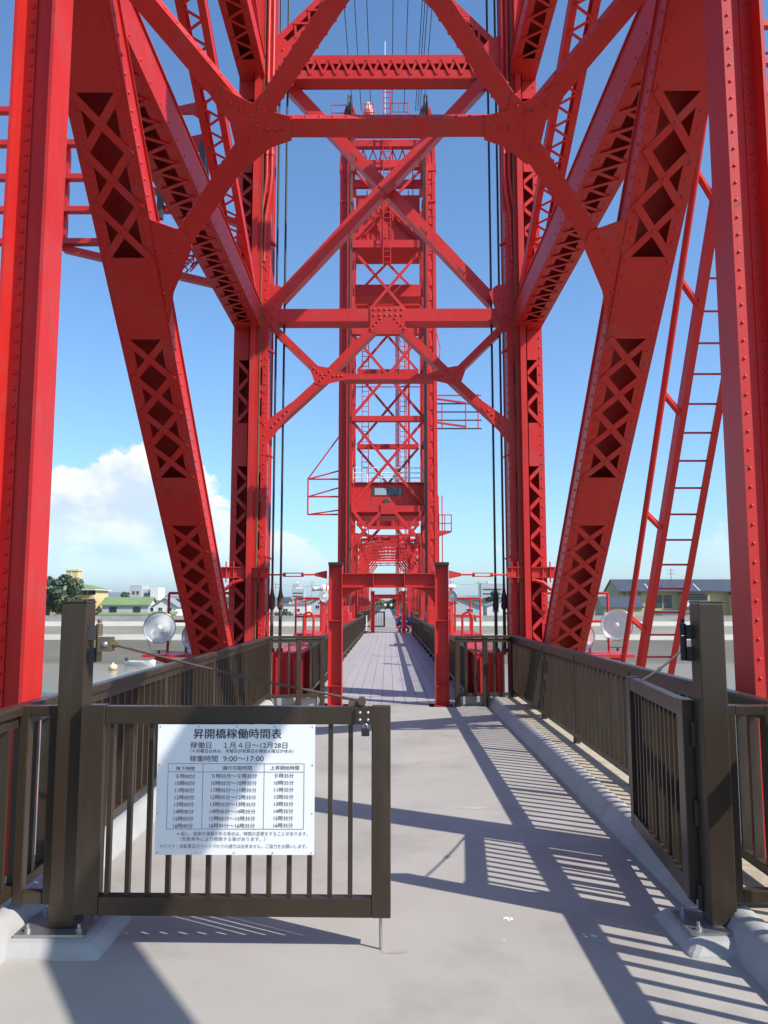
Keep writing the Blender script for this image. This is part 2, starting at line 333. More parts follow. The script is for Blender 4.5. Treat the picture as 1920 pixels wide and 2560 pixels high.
# ------------------------------------------------------------------ railings
def railing(label, pts_posts, ztop, zbot, base, mat=BROWN, step=0.155, zfoot=0.14, bx=0.05, by=0.024, topw=0.085, foot=False, post=0.075, zlow=0.0, top_mat=None, group=None):
    """pts_posts: list of (x, y) of the posts along the run"""
    t = thing('railing', label, 'railing', base, group); bal = None
    for i, (x, y) in enumerate(pts_posts):
        d = Vector(pts_posts[min(i + 1, len(pts_posts) - 1)]) - Vector(pts_posts[max(i - 1, 0)]); d = Vector((d.x, d.y, 0)).normalized()
        m = MB().bar((x, y, zfoot), (x, y, ztop - 0.045), post, post * 0.8, d)
        p = m.build('post', mat, t, bevel=0.004)
        if foot: MB().hexa([(x - .05, y - .16, zfoot), (x + .05, y - .16, zfoot), (x + .05, y + .16, zfoot), (x - .05, y + .16, zfoot), (x - .03, y - .04, zfoot + .2), (x + .03, y - .04, zfoot + .2), (x + .03, y + .04, zfoot + .2), (x - .03, y + .04, zfoot + .2)]).build('foot', mat, p)
    for i in range(len(pts_posts) - 1):
        a, b = Vector(pts_posts[i] + (0,)), Vector(pts_posts[i + 1] + (0,)); d = (b - a).normalized(); sd_ = Vector((-d.y, d.x, 0)); L = (b - a).length
        fr, _ = frame(a, b, sd_, (0, 0, 1))
        # rounded top rail
        m = MB(); prof = [(-topw / 2, ztop - .045), (-topw / 2, ztop - .012), (-topw / 2 + .012, ztop - .002), (0, ztop), (topw / 2 - .012, ztop - .002), (topw / 2, ztop - .012), (topw / 2, ztop - .045)]
        k = len(prof); e0 = -0.03 if i == 0 else 0.0; e1 = L + (0.03 if i == len(pts_posts) - 2 else 0.0)
        vs_ = [fr[0] + fr[1] * s + fr[2] * u + Vector((0, 0, z)) for s in (e0, e1) for u, z in prof]
        m.add(vs_, [(q, (q + 1) % k, (q + 1) % k + k, q + k) for q in range(k)] + [tuple(range(k))[::-1], tuple(range(k, 2 * k))])
        bm_fix(m.build('top_rail', top_mat or mat, t))
        MB().fbox(fr, post / 2, L - post / 2, -0.022, 0.022, ztop - 0.105, ztop - 0.05).build('upper_rail', mat, t)
        MB().fbox(fr, post / 2, L - post / 2, -0.028, 0.028, zbot, zbot + 0.05).build('lower_rail', mat, t, bevel=0.003)
        n = max(1, round(L / step)); h = ztop - 0.105 - zbot - 0.05
        if bal is None:
            bal = MB().box(-by / 2, by / 2, -bx / 2, bx / 2, 0, h).mesh('baluster'); bal.materials.append(mat)
        for q in range(1, n):
            M = Matrix((d, sd_, Vector((0, 0, 1)))).transposed().to_4x4(); M.translation = a + d * (L * q / n) + Vector((0, 0, zbot + 0.05))
            inst('baluster', bal, M, t)
    return t
def bm_fix(o):
    b = bmesh.new(); b.from_mesh(o.data); bmesh.ops.recalc_face_normals(b, faces=b.faces); b.to_mesh(o.data); b.free(); return o
XL, XR = -1.90, 1.985
railing('brown railing with flat balusters along the left kerb, left of the timetable gate', [(XL + .07, y) for y in (-2.0, -0.6, 0.8, 2.2, 3.5, 4.95, 6.75, 8.6, 10.5, 12.62)], 1.1, 0.20, (XL, 5, 0.14))
railing('brown railing with flat balusters along the right kerb, behind the opened gate', [(XR, y) for y in (-2.0, -0.6, 0.8, 2.2, 3.5, 5.0, 6.8, 8.8, 10.6, 13.02)], 1.1, 0.20, (XR, 5, 0.14))
railing('short brown return railing crossing to the left portal foot', [(-1.82, 12.66), (-1.38, 12.78), (-1.02, 12.86)], 1.1, 0.16, (-1.4, 12.8, 0.0), zfoot=0.0)
railing('short brown return railing crossing to the right portal foot', [(1.96, 13.06), (1.52, 12.98), (1.08, 12.92)], 1.1, 0.16, (1.5, 13.0, 0.0), zfoot=0.0)
struct(MB().box(-1.86, -1.10, 12.88, 13.22, 0.0, 0.15).build('kerb_block', KERB, bevel=0.02))
struct(MB().box(1.14, 1.86, 13.1, 13.25, 0.0, 0.15).build('kerb_block', KERB, bevel=0.02))

# ------------------------------------------------------------------ gate posts, pads, leaves
def pad(x0, x1, y0, y1, h):
    m = MB(); e = 0.07
    m.hexa([(x0 - e, y0 - e, -.01), (x1 + e, y0 - e, -.01), (x1 + e, y1 + e, -.01), (x0 - e, y1 + e, -.01), (x0, y0, h), (x1, y0, h), (x1, y1, h), (x0, y1, h)])
    return struct(m.build('post_pad', KERB, bevel=0.03))
pad(-1.86, -1.36, 3.92, 4.34, 0.06); pad(1.42, 1.95, 3.95, 4.38, 0.06)
def gate_post(x, y, label, sx, stay_z):
    t = thing('gate_post', label, 'post', (x, y, 0.085))
    w = 0.063
    MB().box(x - w, x + w, y - w, y + w, 0.075, 1.60).build('shaft', BROWN, t, bevel=0.006)
    MB().box(x - w - .002, x + w + .002, y - w - .002, y + w + .002, 1.6005, 1.612).build('cap', BROWN, t, bevel=0.004)
    MB().box(x - .19, x + .14, y - .14, y + .14, 0.061, 0.0745).build('base_plate', GALV, t)
    for bx_, by_ in ((-.14, -.10), (.10, -.10), (-.14, .10), (.10, .10)):
        MB().tube((x + bx_, y + by_, .0745), (x + bx_, y + by_, .09), .016, 6).tube((x + bx_, y + by_, .09), (x + bx_, y + by_, .11), .008, 8).build('anchor_bolt', GALV, t)
    return t
gpL = gate_post(-1.545, 4.10, 'tall brown square gate post to the left of the timetable gate', -1, 1.37)
gpR = gate_post(1.60, 4.14, 'tall brown square gate post beside the opened right gate', 1, 1.37)
def hinge(p, parent, x, y, z0, z1, r=.017):
    m = MB(); n = 3; h = (z1 - z0) / n
    for i in range(n): m.tube((x, y, z0 + h * i + .002), (x, y, z0 + h * (i + 1) - .002), r, 12)
    m.tube((x, y, z1), (x, y, z1 + .02), r * .7, 8)
    return m.build('hinge_barrel', p, parent)
# stay hinge high on each post
for t_, x, y, sg in ((gpL, -1.435, 4.09, 1), (gpR, 1.50, 4.2, -1)):
    hinge(BRASS if sg > 0 else BLACK, t_, x, y, 1.31, 1.50, .016)
    for za, zb in ((1.31, 1.38), (1.42, 1.49)): MB().box(x - sg * .05, x - sg * .012, y - .02, y + .02, za, zb).build('hinge_plate', DARKIN, t_)
def gate_leaf(name, label, hx, hy, ex, ey, z0, z1, nb, first, step):
    """leaf from hinge (hx,hy) to free end (ex,ey)"""
    t = thing(name, label, 'gate', (hx, hy, z0)); a = Vector((hx, hy, 0)); b = Vector((ex, ey, 0)); d = (b - a).normalized(); L = (b - a).length; s = Vector((-d.y, d.x, 0))
    fr = (a, d, s, Vector((0, 0, 1)))
    MB().fbox(fr, 0, .115, -.032, .032, z0, z1 + .006).build('stile', BROWN, t, bevel=0.004)
    MB().fbox(fr, L - .09, L, -.032, .032, z0, z1 + .004).build('stile', BROWN, t, bevel=0.004)
    MB().fbox(fr, .1155, L - .0905, -.03, .03, z1 - .082, z1).build('top_rail', BROWN, t, bevel=0.004)
    MB().fbox(fr, .1155, L - .0905, -.03, .03, z0, z0 + .086).build('bottom_rail', BROWN, t, bevel=0.004)
    h = z1 - z0 - .168; me = MB().box(-.0105, .0105, -.016, .016, 0, h).mesh('baluster'); me.materials.append(BROWN)
    for i in range(nb):
        q = first + step * i
        if q > L - .1: break
        M = Matrix((d, s, Vector((0, 0, 1)))).transposed().to_4x4(); M.translation = a + d * q + Vector((0, 0, z0 + .086)); inst('baluster', me, M, t)
    return t, fr, L
gl, frL, LL = gate_leaf('gate_leaf', 'closed brown barred gate leaf carrying the white timetable board', -1.475, 4.03, 0.012, 4.0, 0.147, 1.107, 13, 0.147, 0.0958)
gr, frR, LR = gate_leaf('gate_leaf', 'open brown barred gate leaf swung back against the right railing', 1.52, 4.22, 1.645, 5.62, 0.147, 1.107, 20, 0.17, 0.0958)
for zz in (0.98, 0.6, 0.2):
    MB().tube((-1.4785, 4.052, zz - .09), (-1.4785, 4.052, zz + .03), .014, 10).box(-1.484, -1.4795, 4.06, 4.14, zz - .09, zz + .03).build('hinge', BLACK, gl)
    MB().tube((1.535, 4.19, zz - .09), (1.535, 4.19, zz + .03), .016, 10).box(1.515, 1.523, 4.225, 4.33, zz - .08, zz + .02).build('hinge', BLACK, gr)
# drop bolt, stay clevis, latch plate with bolts
MB().tube((-0.035, 4.0, 0.002), (-0.035, 4.0, 0.146), .008, 8).build('drop_bolt', GALV, gl)
lp = MB().box(-.155, -.075, 3.962, 3.9695, 1.028, 1.10).build('latch_plate', BROWN, gl)
for bx_ in (-.135, -.097):
    for bz in (1.048, 1.082): MB().dome((bx_, 3.962, bz), (0, -1, 0), .0085, 8).build('bolt', GALV, lp)
MB().box(-.19, -.11, 3.985, 4.02, 1.108, 1.135).tube((-.125, 3.975, 1.133), (-.125, 4.03, 1.133), .02, 10).build('stay_bracket', RUST, gl)
pk = thing('padlock', 'small black padlock hanging under the gate latch', 'padlock', (-.108, 3.955, .99))
MB().box(-.126, -.088, 3.945, 3.963, 0.975, 1.012).build('body', BLACK, pk, bevel=0.004)
MB().path([(-.118 + .011 * (1 - math.cos(i * math.pi / 8)), 3.953, 1.012 + .02 * math.sin(i * math.pi / 8)) for i in range(9)], .0035, 6).build('shackle', GALV, pk)
def stay(label, p0, p1, mat):
    p0, p1 = Vector(p0), Vector(p1); t = thing('stay_rod', label, 'stay rod', p0)
    MB().path([p0.lerp(p1, i / 12) - Vector((0, 0, .012 * math.sin(math.pi * i / 12))) for i in range(13)], .006, 8).build('rod', mat, t)
    MB().tube(p0, p0.lerp(p1, .02), .014, 8).build('eye', BRASS, t); m = p0.lerp(p1, .5) - Vector((0, 0, .012)); d = (p1 - p0).normalized()
    MB().tube(m - d * .035, m + d * .035, .012, 6).build('turnbuckle', mat, t)
    return t
clv = MB().box(-1.42, -1.355, 4.03, 4.085, 1.365, 1.435).build('stay_clevis', BRASS, gpL)
MB().dome((-1.385, 4.03, 1.40), (0, -1, 0), .016, 8).build('pin', GALV, clv)
stay('thin rusty stay rod slanting from the left gate post to the gate top', (-1.36, 4.06, 1.40), (-.125, 4.0, 1.133), RUST)
stay('thin steel stay rod holding the opened right gate', (1.50, 4.2, 1.37), (1.60, 5.25, 1.115), GALV)
# small looped side frames closing the gap between post and railing
def loop(label, x0, x1, y):
    t = thing('fence_infill', label, 'fence', ((x0 + x1) / 2, y, .15))
    a, b = min(x0, x1), max(x0, x1)
    for nm, q in (('upright', (a, a + .045, .17, 1.10)), ('upright', (b - .045, b, .17, 1.10)), ('crosspiece', (a + .0455, b - .0455, 1.05, 1.099)), ('crosspiece', (a + .0455, b - .0455, .171, .225))):
        MB().box(q[0], q[1], y - .03, y + .03, q[2], q[3]).build(nm, BROWN, t, bevel=.004)
loop('narrow brown side frame filling the gap left of the left gate post', -1.80, -1.61, 4.10)
loop('narrow brown side frame filling the gap right of the right gate post', 1.665, 1.90, 4.14)

# ------------------------------------------------------------------ timetable board
sx0, sx1, sz0, sz1, sy = -1.092, -0.346, 0.432, 1.027, 3.962
sg = thing('timetable_sign', 'white board with a printed Japanese timetable, screwed to the closed gate', 'sign', ((sx0 + sx1) / 2, sy, sz0))
MB().box(sx0, sx1, sy, sy + .004, sz0, sz1).build('board', WHITE, sg)
for i in range(5):
    x = sx0 + .012 + (sx1 - sx0 - .024) * i / 4
    for z in (sz0 + .01, sz1 - .01): MB().dome((x, sy, z), (0, -1, 0), .0042, 6).build('screw', GALV, sg)
for z in (.62, .84):
    for x in (sx0 + .01, sx1 - .01): MB().dome((x, sy, z), (0, -1, 0), .0042, 6).build('screw', GALV, sg)
def text(s, px, py, h, al='LEFT', mat=INK, wid=None, bold=0.0):
    """px,py: left/centre and baseline on the 1659x1422 enlargement of the board"""
    # board corners on that enlargement: x 62..1612, y 80..1365 (slightly skewed)
    X = sx0 + (px - 47) / (1602 - 47) * (sx1 - sx0); Z = sz1 - (py - 78) / (1368 - 78) * (sz1 - sz0)
    c = bpy.data.curves.new('lettering', 'FONT'); c.body = s; c.size = h / 1290 * (sz1 - sz0) * 1.0; c.align_x = al; c.resolution_u = 3
    o = bpy.data.objects.new('tmp', c); COL.objects.link(o); bpy.context.view_layer.update()
    me = bpy.data.meshes.new_from_object(o.evaluated_get(bpy.context.evaluated_depsgraph_get()))
    bpy.data.objects.remove(o, do_unlink=True); bpy.data.curves.remove(c)
    if not me.vertices: return
    xs = [v.co.x for v in me.vertices]; k = 1.0
    if wid: k = (wid / 1555 * (sx1 - sx0)) / (max(xs) - min(xs))
    x0 = min(xs) if al == 'LEFT' else (min(xs) + max(xs)) / 2
    for v in me.vertices: v.co = Vector(((v.co.x - x0) * k, 0, v.co.y))
    me.materials.clear(); me.materials.append(mat)
    ob = bpy.data.objects.new('lettering', me); COL.objects.link(ob); ob.parent = sg; ob.location = Vector((X, sy - .0012, Z)) - BASE[sg.name]
    if bold > .0005:
        for k2, dx in enumerate((-.0009, .0009)):
            o2 = ob.copy(); COL.objects.link(o2); o2.location.x += dx; o2.location.y -= .0002 * (k2 + 1)
text('昇開橋稼働時間表', 400, 210, 108, wid=870, bold=.0009)
text('稼働日', 372, 312, 70, wid=205, bold=.0004); text('１月４日～12月28日', 700, 312, 70, wid=630, bold=.0004)
text('（＊月曜日は休み、月曜日が祝祭日の場合火曜日が休み）', 372, 360, 42, wid=1020, bold=.0001)
text('稼働時間', 368, 445, 68, wid=275, bold=.0004); text('9:00～17:00', 698, 445, 72, wid=400, bold=.0004)
text('降下時間', 328, 535, 44, 'CENTER', wid=180, bold=.0002); text('通行可能時間', 836, 530, 46, 'CENTER', wid=290, bold=.0002); text('上昇開始時間', 1308, 528, 46, 'CENTER', wid=280, bold=.0001)
for i in range(8):
    y = 612 + i * 70.0; hh = 9 + i; y1 = y + 2
    text('%s時00分' % ('９' if hh == 9 else hh), 332 - i * 2, y1, 52, 'CENTER', wid=192 if hh > 9 else 190, bold=.0002)
    text('%s時05分～%s時35分' % (('９', '９') if hh == 9 else (hh, hh)), 812 - i * 2, y, 52, 'CENTER', wid=446, bold=.0002)
    text('%s時35分' % ('９' if hh == 9 else hh), 1303 - i * .5, y - 4, 52, 'CENTER', wid=188, bold=.0002)
text('※', 262, 1178, 44, mat=INKRED)
text('但し、船舶の通過がある場合は、時間の変更をすることがあります。', 300, 1178, 44, wid=1240, mat=INKGREY)
text('（気象条件により閉鎖する事があります。）', 296, 1230, 44, wid=830, mat=INKGREY)
text('＊バイク・自転車及びペットづれでの通行は出来ません。ご協力をお願いします。', 96, 1300, 44, wid=1440, mat=INKGREY)
def rule(x0, y0, x1, y1):
    c = lambda px, py: (sx0 + (px - 47) / 1555 * (sx1 - sx0), sz1 - (py - 78) / 1290 * (sz1 - sz0))
    (a, b), (c_, d) = c(x0, y0), c(x1, y1); h = .0007
    MB().box(min(a, c_) - h, max(a, c_) + h, sy - .0013, sy - .0008, min(b, d) - h, max(b, d) + h).build('table_rule', INK, sg)
for y in (470, 552, 1116): rule(158, y, 1498, y)
for x in (158, 502, 1105, 1498): rule(x, 470, x, 1116)

# ------------------------------------------------------------------ near tower
tw = thing('lift_tower', 'near red riveted lattice tower straddling the walkway, closest to the camera', 'tower', (0, 9.2, 0))
XC = 2.36
def fz(z): return 11.73 - z, None
def leg_pt(z, mirror=False):
    y = (11.73 - z) / 0.98
    return (10.2 - y) if mirror else y
K = math.sqrt(1 + 1 / .98 ** 2)
for sx in (-1, 1):
    for mirror in (False, True):
        z0, z1 = -1.2, 6.58
        xc = 2.21 if mirror else XC
        p0 = (sx * xc, leg_pt(z0, mirror), z0); p1 = (sx * xc, leg_pt(z1, mirror), z1); S = lambda z: (z - z0) * K
        laced(tw, 'inclined_leg', p0, p1, (1, 0, 0), (0, .98 if mirror else -.98, -1), 0.30 if mirror else 0.48, 0.15 if mirror else 0.25,
              [(S(-1.1), S(.2), 5, 'X'), (S(.55), S(2.50), 7, 'X'), (S(3.0), S(4.16), 4, 'X'), (S(4.75), S(5.69), 3, 'X'), (S(6.2), S(6.5), 1, 'X')],
              fl=.098, bw=.066, plates=((S(.2), S(.55)), (S(2.51), S(2.99)), (S(4.17), S(4.74)), (S(5.70), S(6.2))), rstep=.135, rr=.0165)
    # near post: I section, flanges across, web behind
    m = MB(); xi, xo = sx * 2.20, sx * 2.455
    m.box(xi, xi + sx * .014, 4.97, 5.27, -1.0, 14.0); m.box(xo - sx * .014, xo, 4.97, 5.27, -1.0, 14.0)
    m.box(xi + sx * .0145, xo - sx * .0145, 5.11, 5.124, -1.0, 14.0)
    for x, q in ((xi, 1), (xo, -1)):      # corner angles with rivets against the web
        m.box(x + q * sx * .0145, x + q * sx * .085, 5.098, 5.1095, -1.0, 14.0)
        m.box(x - q * sx * .0005, x - q * sx * .008, 4.97, 5.05, -1.0, 14.0)
    if sx > 0: m.box(xi - .012, xi + .05, 4.955, 4.9695, -1.0, 14.0)
    post = m.build('post', RED, tw)
    rv = MB(); fr = (Vector((0, 5.098, -1)), Vector((0, 0, 1)), Vector((1, 0, 0)), Vector((0, -1, 0)))
    rivet_row(rv, fr, 1.0, 10, xo - sx * .058, 0, .105, .0165)
    if sx > 0:
        rivet_row(rv, (Vector((0, 4.955, -1)), fr[1], fr[2], fr[3]), 1.0, 10, xi + .02, 0, .115, .011)
    rv.build('rivets', RED, post, kind='stuff')
    # main leg by the river, with guide rail
    xm = sx * 2.31; zl = lambda z: z + 2.0
    pan = [(zl(-1.8), zl(.6), 5, 'X'), (zl(.9), zl(3.85), 6, 'X'), (zl(4.6), zl(5.66), 2, 'X'), (zl(7.3), zl(9.0), 4, 'X'), (zl(9.55), zl(10.35), 2, 'X'), (zl(11.5), zl(14.6), 6, 'X'), (zl(15.6), zl(29), 26, 'X')]
    laced(tw, 'main_leg', (xm, 13.4, -2.0), (xm, 13.4, 30.0), (1, 0, 0), (0, -1, 0), 0.56, 0.5, pan, fl=.085, bw=.06,
          plates=((zl(.6), zl(.9)), (zl(3.86), zl(4.59)), (zl(5.67), zl(7.29)), (zl(9.01), zl(9.54)), (zl(10.36), zl(11.49)), (zl(14.61), zl(15.59))), rstep=.16, rr=.017)
    g = MB(); gx = lambda v: sx * v
    g.box(gx(2.31), gx(2.295), 13.16, 13.37, -1.2, 29.0); g.box(gx(2.31), gx(2.20), 13.16, 13.175, -1.2, 29.0)
    g.box(gx(2.2945), gx(2.15), 13.27, 13.37, -1.2, 29.0)
    gr_ = g.build('guide_rail', RED, tw)
    MB().box(gx(2.1495), gx(2.138), 13.262, 13.34, -1.0, 29.0).build('wear_strip', GREASE, gr_)
    # conduits clipped to the upper leg
    for dx, zb in ((2.085, 9.2), (2.0, 9.2)):
        MB().path([(sx * dx, 13.3, 29), (sx * dx, 13.3, 9.3), (sx * dx, 13.3, 8.9), (sx * (dx + .03), 13.32, 8.6), (sx * (dx + .10), 13.36, 8.2), (sx * (dx + .12), 13.375, 7.4)], .03, 10).build('conduit', RED, tw)
        MB().tube((sx * dx, 13.3, 9.28), (sx * dx, 13.3, 9.36), .042, 10).build('conduit_coupling', RED, tw)
    # small angle cleats on the inner edge of the leg
    for z in (1.45, 2.35, 4.05, 5.85, 7.75):
        MB().hexa([(sx * 2.03, 13.38, z), (sx * 1.93, 13.38, z - .04), (sx * 1.93, 13.5, z - .04), (sx * 2.03, 13.5, z), (sx * 2.03, 13.38, z + .035), (sx * 1.93, 13.38, z - .005), (sx * 1.93, 13.5, z - .005), (sx * 2.03, 13.5, z + .035)]).build('cleat', RED, tw)
    # side struts and diagonals between post and main leg
    laced(tw, 'side_strut', (sx * XC, 5.28, 6.22), (sx * XC, 13.38, 6.22), (1, 0, 0), (0, 0, -1), .42, .40,
          [(.5, 7.7, 20, 'Z')], fl=.12, bw=.05, plates=((0.0, .48), (7.72, 8.08)), rstep=.3, rr=.014)
    laced(tw, 'side_strut', (sx * XC, 5.28, 10.72), (sx * XC, 13.38, 10.72), (1, 0, 0), (0, 0, -1), .42, .34,
          [(.5, 7.5, 15, 'Z')], fl=.10, bw=.05, plates=((0.0, .48), (7.52, 8.08)), rstep=.3, rr=.014)
    dn = (0, -.52, -.85)
    laced(tw, 'side_diagonal', (sx * XC, 13.36, 6.52), (sx * XC, 5.28, 10.6), (1, 0, 0), dn, .33, .2, [(.5, 8.6, 26, 'Z')], fl=.075, bw=.035, solid_back=False, rivets=False)
    laced(tw, 'side_diagonal', (sx * XC, 13.36, 11.1), (sx * XC, 5.28, 15.2), (1, 0, 0), dn, .33, .2, [(.5, 8.6, 22, 'Z')], fl=.075, bw=.035, solid_back=False, rivets=False)
    # node plates
    MB().plate([(sx * 2.125, 5.0, 6.3), (sx * 2.125, 5.5, 6.3), (sx * 2.125, 5.7, 6.6), (sx * 2.125, 5.0, 7.2)], (-sx, 0, 0), .012).build('gusset_plate', RED, tw)
    # clamp collar low on the main leg with a stub to the inclined leg and a bent pipe
    cl = MB(); cl.box(sx * 2.75, sx * 1.93, 13.24, 13.36, 2.02, 2.17); cl.box(sx * 2.7, sx * 1.95, 13.2, 13.38, 2.1705, 2.185); cl.box(sx * 2.72, sx * 1.95, 13.2, 13.38, 2.005, 2.0195)
    c_ = cl.build('collar_beam', RED, tw)
    for xx in (2.0, 2.1, 2.5, 2.62): MB().tube((sx * xx, 13.22, 1.93), (sx * xx, 13.22, 2.27), .012, 6).build('tie_bolt', RED, c_)
    MB().tube((sx * 2.75, 13.3, 2.09), (sx * 2.86, 13.3, 2.09), .075, 12).build('roller_bracket', RED, c_)
    MB().path([(sx * 2.2, 13.22, 1.95), (sx * 2.35, 13.2, 1.97), (sx * 2.5, 13.2, 1.93), (sx * 2.6, 13.2, 1.84), (sx * 2.72, 13.2, 1.78), (sx * 2.85, 13.2, 1.76)], .03, 8).build('bent_pipe', RED, tw)

def mem(name, a, b, w, depth, y=13.4, mat=None, parent=None):
    """flat-faced brace in the plane y: face at y, depth behind it"""
    m = MB(); p0, p1 = Vector((a[0], y, a[1])), Vector((b[0], y, b[1])); fr, L = frame(p0, p1, Vector((b[1] - a[1], 0, -(b[0] - a[0]))), (0, -1, 0))
    m.fbox(fr, 0, L, -w / 2, w / 2, -.016, 0)
    m.fbox(fr, 0, L, -w / 2, -w / 2 + .014, -depth, -.0165); m.fbox(fr, 0, L, w / 2 - .014, w / 2, -depth, -.0165)
    return m.build(name, mat or RED, parent or tw)
def gusset(pts, y, parent=None, mat=None, th=.014): return MB().plate([(x, y, z) for x, z in pts], (0, -1, 0), th).build('gusset_plate', mat or RED, parent or tw)
def rivs(parent, pts, nrm=(0, -1, 0), r=.022, mat=None):
    m = MB()
    for p in pts: m.dome(p, nrm, r, 8)
    return m.build('rivets', mat or RED, parent, kind='stuff')
# plane of the main legs
def beam_box(name, z0, z1, x, y0, y1):
    m = MB(); m.box(-x, x, y0, y0 + .016, z0, z1); m.box(-x, x, y1 - .016, y1, z0, z1); m.box(-x, x, y0 + .0165, y1 - .0165, z1 - .014, z1 - .001); m.box(-x, x, y0 + .0165, y1 - .0165, z0 + .001, z0 + .014)
    return m.build(name, RED, tw)
b1 = beam_box('cross_beam', 6.36, 6.58, 2.03, 13.41, 13.76)
gc = gusset([(-.3, 6.62), (.29, 6.62), (.29, 6.165), (-.3, 6.165)], 13.393, th=.016)
rivs(gc, [(-.235 + .094 * i, 13.377 + .0155, z) for i in range(6) for z in (6.56, 6.46)] + [(-.13 - .052 * i, 13.393, 6.40 - .06 * i) for i in range(4)] + [(.12 + .052 * i, 13.393, 6.40 - .06 * i) for i in range(4)])
mem('strut', (-.75, 5.395), (.75, 5.395), .10, .3)
for sx in (-1, 1):
    X = lambda pts: [(sx * a, b) for a, b in pts]
    ge = gusset(X([(2.14, 6.17), (1.88, 6.17), (1.87, 6.42), (1.72, 6.86), (1.84, 6.98), (2.0, 7.0), (2.03, 7.2), (2.14, 7.2)]), 13.392)
    rivs(ge, [(sx * x, 13.392, z) for x, z in [(1.97, 6.42), (1.92, 6.42), (2.03, 6.33), (1.98, 6.28), (1.93, 6.225), (2.10, 6.25), (1.95, 6.62), (1.88, 6.72), (2.08, 6.5), (2.08, 6.7), (2.08, 6.9)]])
    gk = gusset(X([(1.30, 5.60), (1.0, 5.545), (.72, 5.455), (.72, 5.335), (1.13, 5.24), (1.225, 5.27), (1.30, 5.48)]), 13.392)
    rivs(gk, [(sx * x, 13.392, z) for x, z in [(1.245, 5.53), (1.185, 5.475), (1.125, 5.425), (.985, 5.48), (1.04, 5.425), (1.085, 5.375), (1.14, 5.32), (.92, 5.40), (.85, 5.40), (.78, 5.40)]])
    mem('knee_brace', (sx * 1.90, 6.215), (sx * 1.10, 5.42), .115, .26)
    mem('knee_brace', (sx * 1.02, 5.45), (sx * .24, 6.235), .13, .26)
    mem('knee_brace', (sx * 1.03, 5.41), (sx * 2.04, 4.46), .13, .26)
    gl2 = gusset(X([(2.05, 4.62), (1.62, 4.95), (1.56, 4.86), (2.0, 4.25), (2.05, 4.25)]), 13.392)
    rivs(gl2, [(sx * (1.68 + .065 * i), 13.392, 4.80 - .067 * i) for i in range(5)])
    gt = gusset(X([(2.1, 10.7), (1.75, 10.78), (1.5, 10.95), (1.6, 11.25), (1.8, 11.5), (2.1, 11.6)]), 13.392)
    rivs(gt, [(sx * x, 13.392, z) for x, z in [(2.0, 10.9), (2.0, 11.1), (2.0, 11.3), (1.9, 11.0), (1.85, 11.3), (1.75, 11.1), (1.65, 11.0)]])
    gm = gusset(X([(2.08, 8.3), (1.98, 8.3), (1.98, 9.1), (2.08, 9.1)]), 13.392)
xb = mem('cross_brace', (-1.84, 6.78), (1.75, 10.80), .20, .22, 13.405)
xb2 = mem('cross_brace', (1.84, 6.78), (-1.75, 10.80), .20, .2, 13.64)
gusset([(-.16, 8.78), (0, 8.62), (.16, 8.78), (0, 8.96)], 13.39)
# stitch plates along the top edge of the crossing braces
for sx in (-1, 1):
    for f in (.14, .32, .66, .84):
        x = sx * (-1.84 + 3.59 * f); z = 6.78 + 4.02 * f
        fr, L = frame((x - sx * .05, 13.5, z - .055), (x + sx * .05, 13.5, z + .055), (0, 1, 0)); 
        MB().fbox(fr, 0, L, -.1, .06, .085 if sx < 0 else -.11, .11 if sx < 0 else -.085).build('stitch_plate', RED, xb)
laced(tw, 'cross_beam', (-1.98, 13.41, 10.98), (1.98, 13.41, 10.98), (0, 0, 1), (0, -1, 0), .42, .3, [(.4, 3.5, 14, 'Z')], fl=.15, bw=.045, solid_back=False, rivets=False)
for sx in (-1, 1):
    laced(tw, 'cross_brace', (sx * 1.9, 13.42 + (.16 if sx > 0 else 0), 11.4), (-sx * 1.9, 13.42 + (.16 if sx > 0 else 0), 15.4), (0, 0, 1), (0, -1, 0), .30, .14, [(.3, 5.2, 14, 'Z')], fl=.10, bw=.04, solid_back=False, rivets=False)
for z in (15.5, 20.5, 25.5, 29.6): beam_box('cross_beam', z, z + .35, 2.03, 13.42, 13.75)
for zb in (15.6, 20.6, 25.6):
    for sx in (-1, 1): mem('cross_brace', (sx * 1.9, zb), (-sx * 1.9, zb + 4.9 - (.9 if zb > 25 else 0)), .16, .12, 13.45 + (.16 if sx > 0 else 0))

# sway frame in the plane of the inclined legs
NI = Vector((0, -.98, -1)).normalized()
def ip(x, z, back=0.0): return Vector((x, leg_pt(z), z)) - NI * back
def imem(name, a, b, w, depth=.11):
    p0, p1 = ip(*a), ip(*b); d = (p1 - p0).normalized(); fr, L = frame(p0, p1, d.cross(NI), NI); m = MB()
    m.fbox(fr, 0, L, -w / 2, w / 2, -.016, 0); m.fbox(fr, 0, L, -w / 2, -w / 2 + .012, -depth, -.0165); m.fbox(fr, 0, L, w / 2 - .012, w / 2, -depth, -.0165)
    m.fbox(fr, 0, L, -w / 2, w / 2, -depth - .015, -depth - .0005)
    o = m.build(name, RED, tw)
    rv = MB()
    for u in (-w / 2, w / 2):
        f2 = (fr[0], fr[1], fr[3], fr[2] * (1 if u > 0 else -1)); rivet_row(rv, f2, .06, L - .06, -.055, w / 2, .11, .015)
    rv.build('rivets', RED, o, kind='stuff'); return o
def igus(pts, rv=()):
    o = MB().plate([ip(x, z) + NI * .012 for x, z in pts], NI, .012).build('gusset_plate', RED, tw)
    if rv: rivs(o, [ip(x, z) + NI * .012 for x, z in rv], NI, .02)
    return o
imem('strut', (-.85, 5.505), (.85, 5.505), .145)
icb = imem('cross_beam', (-2.1, 6.5), (2.1, 6.5), .22)
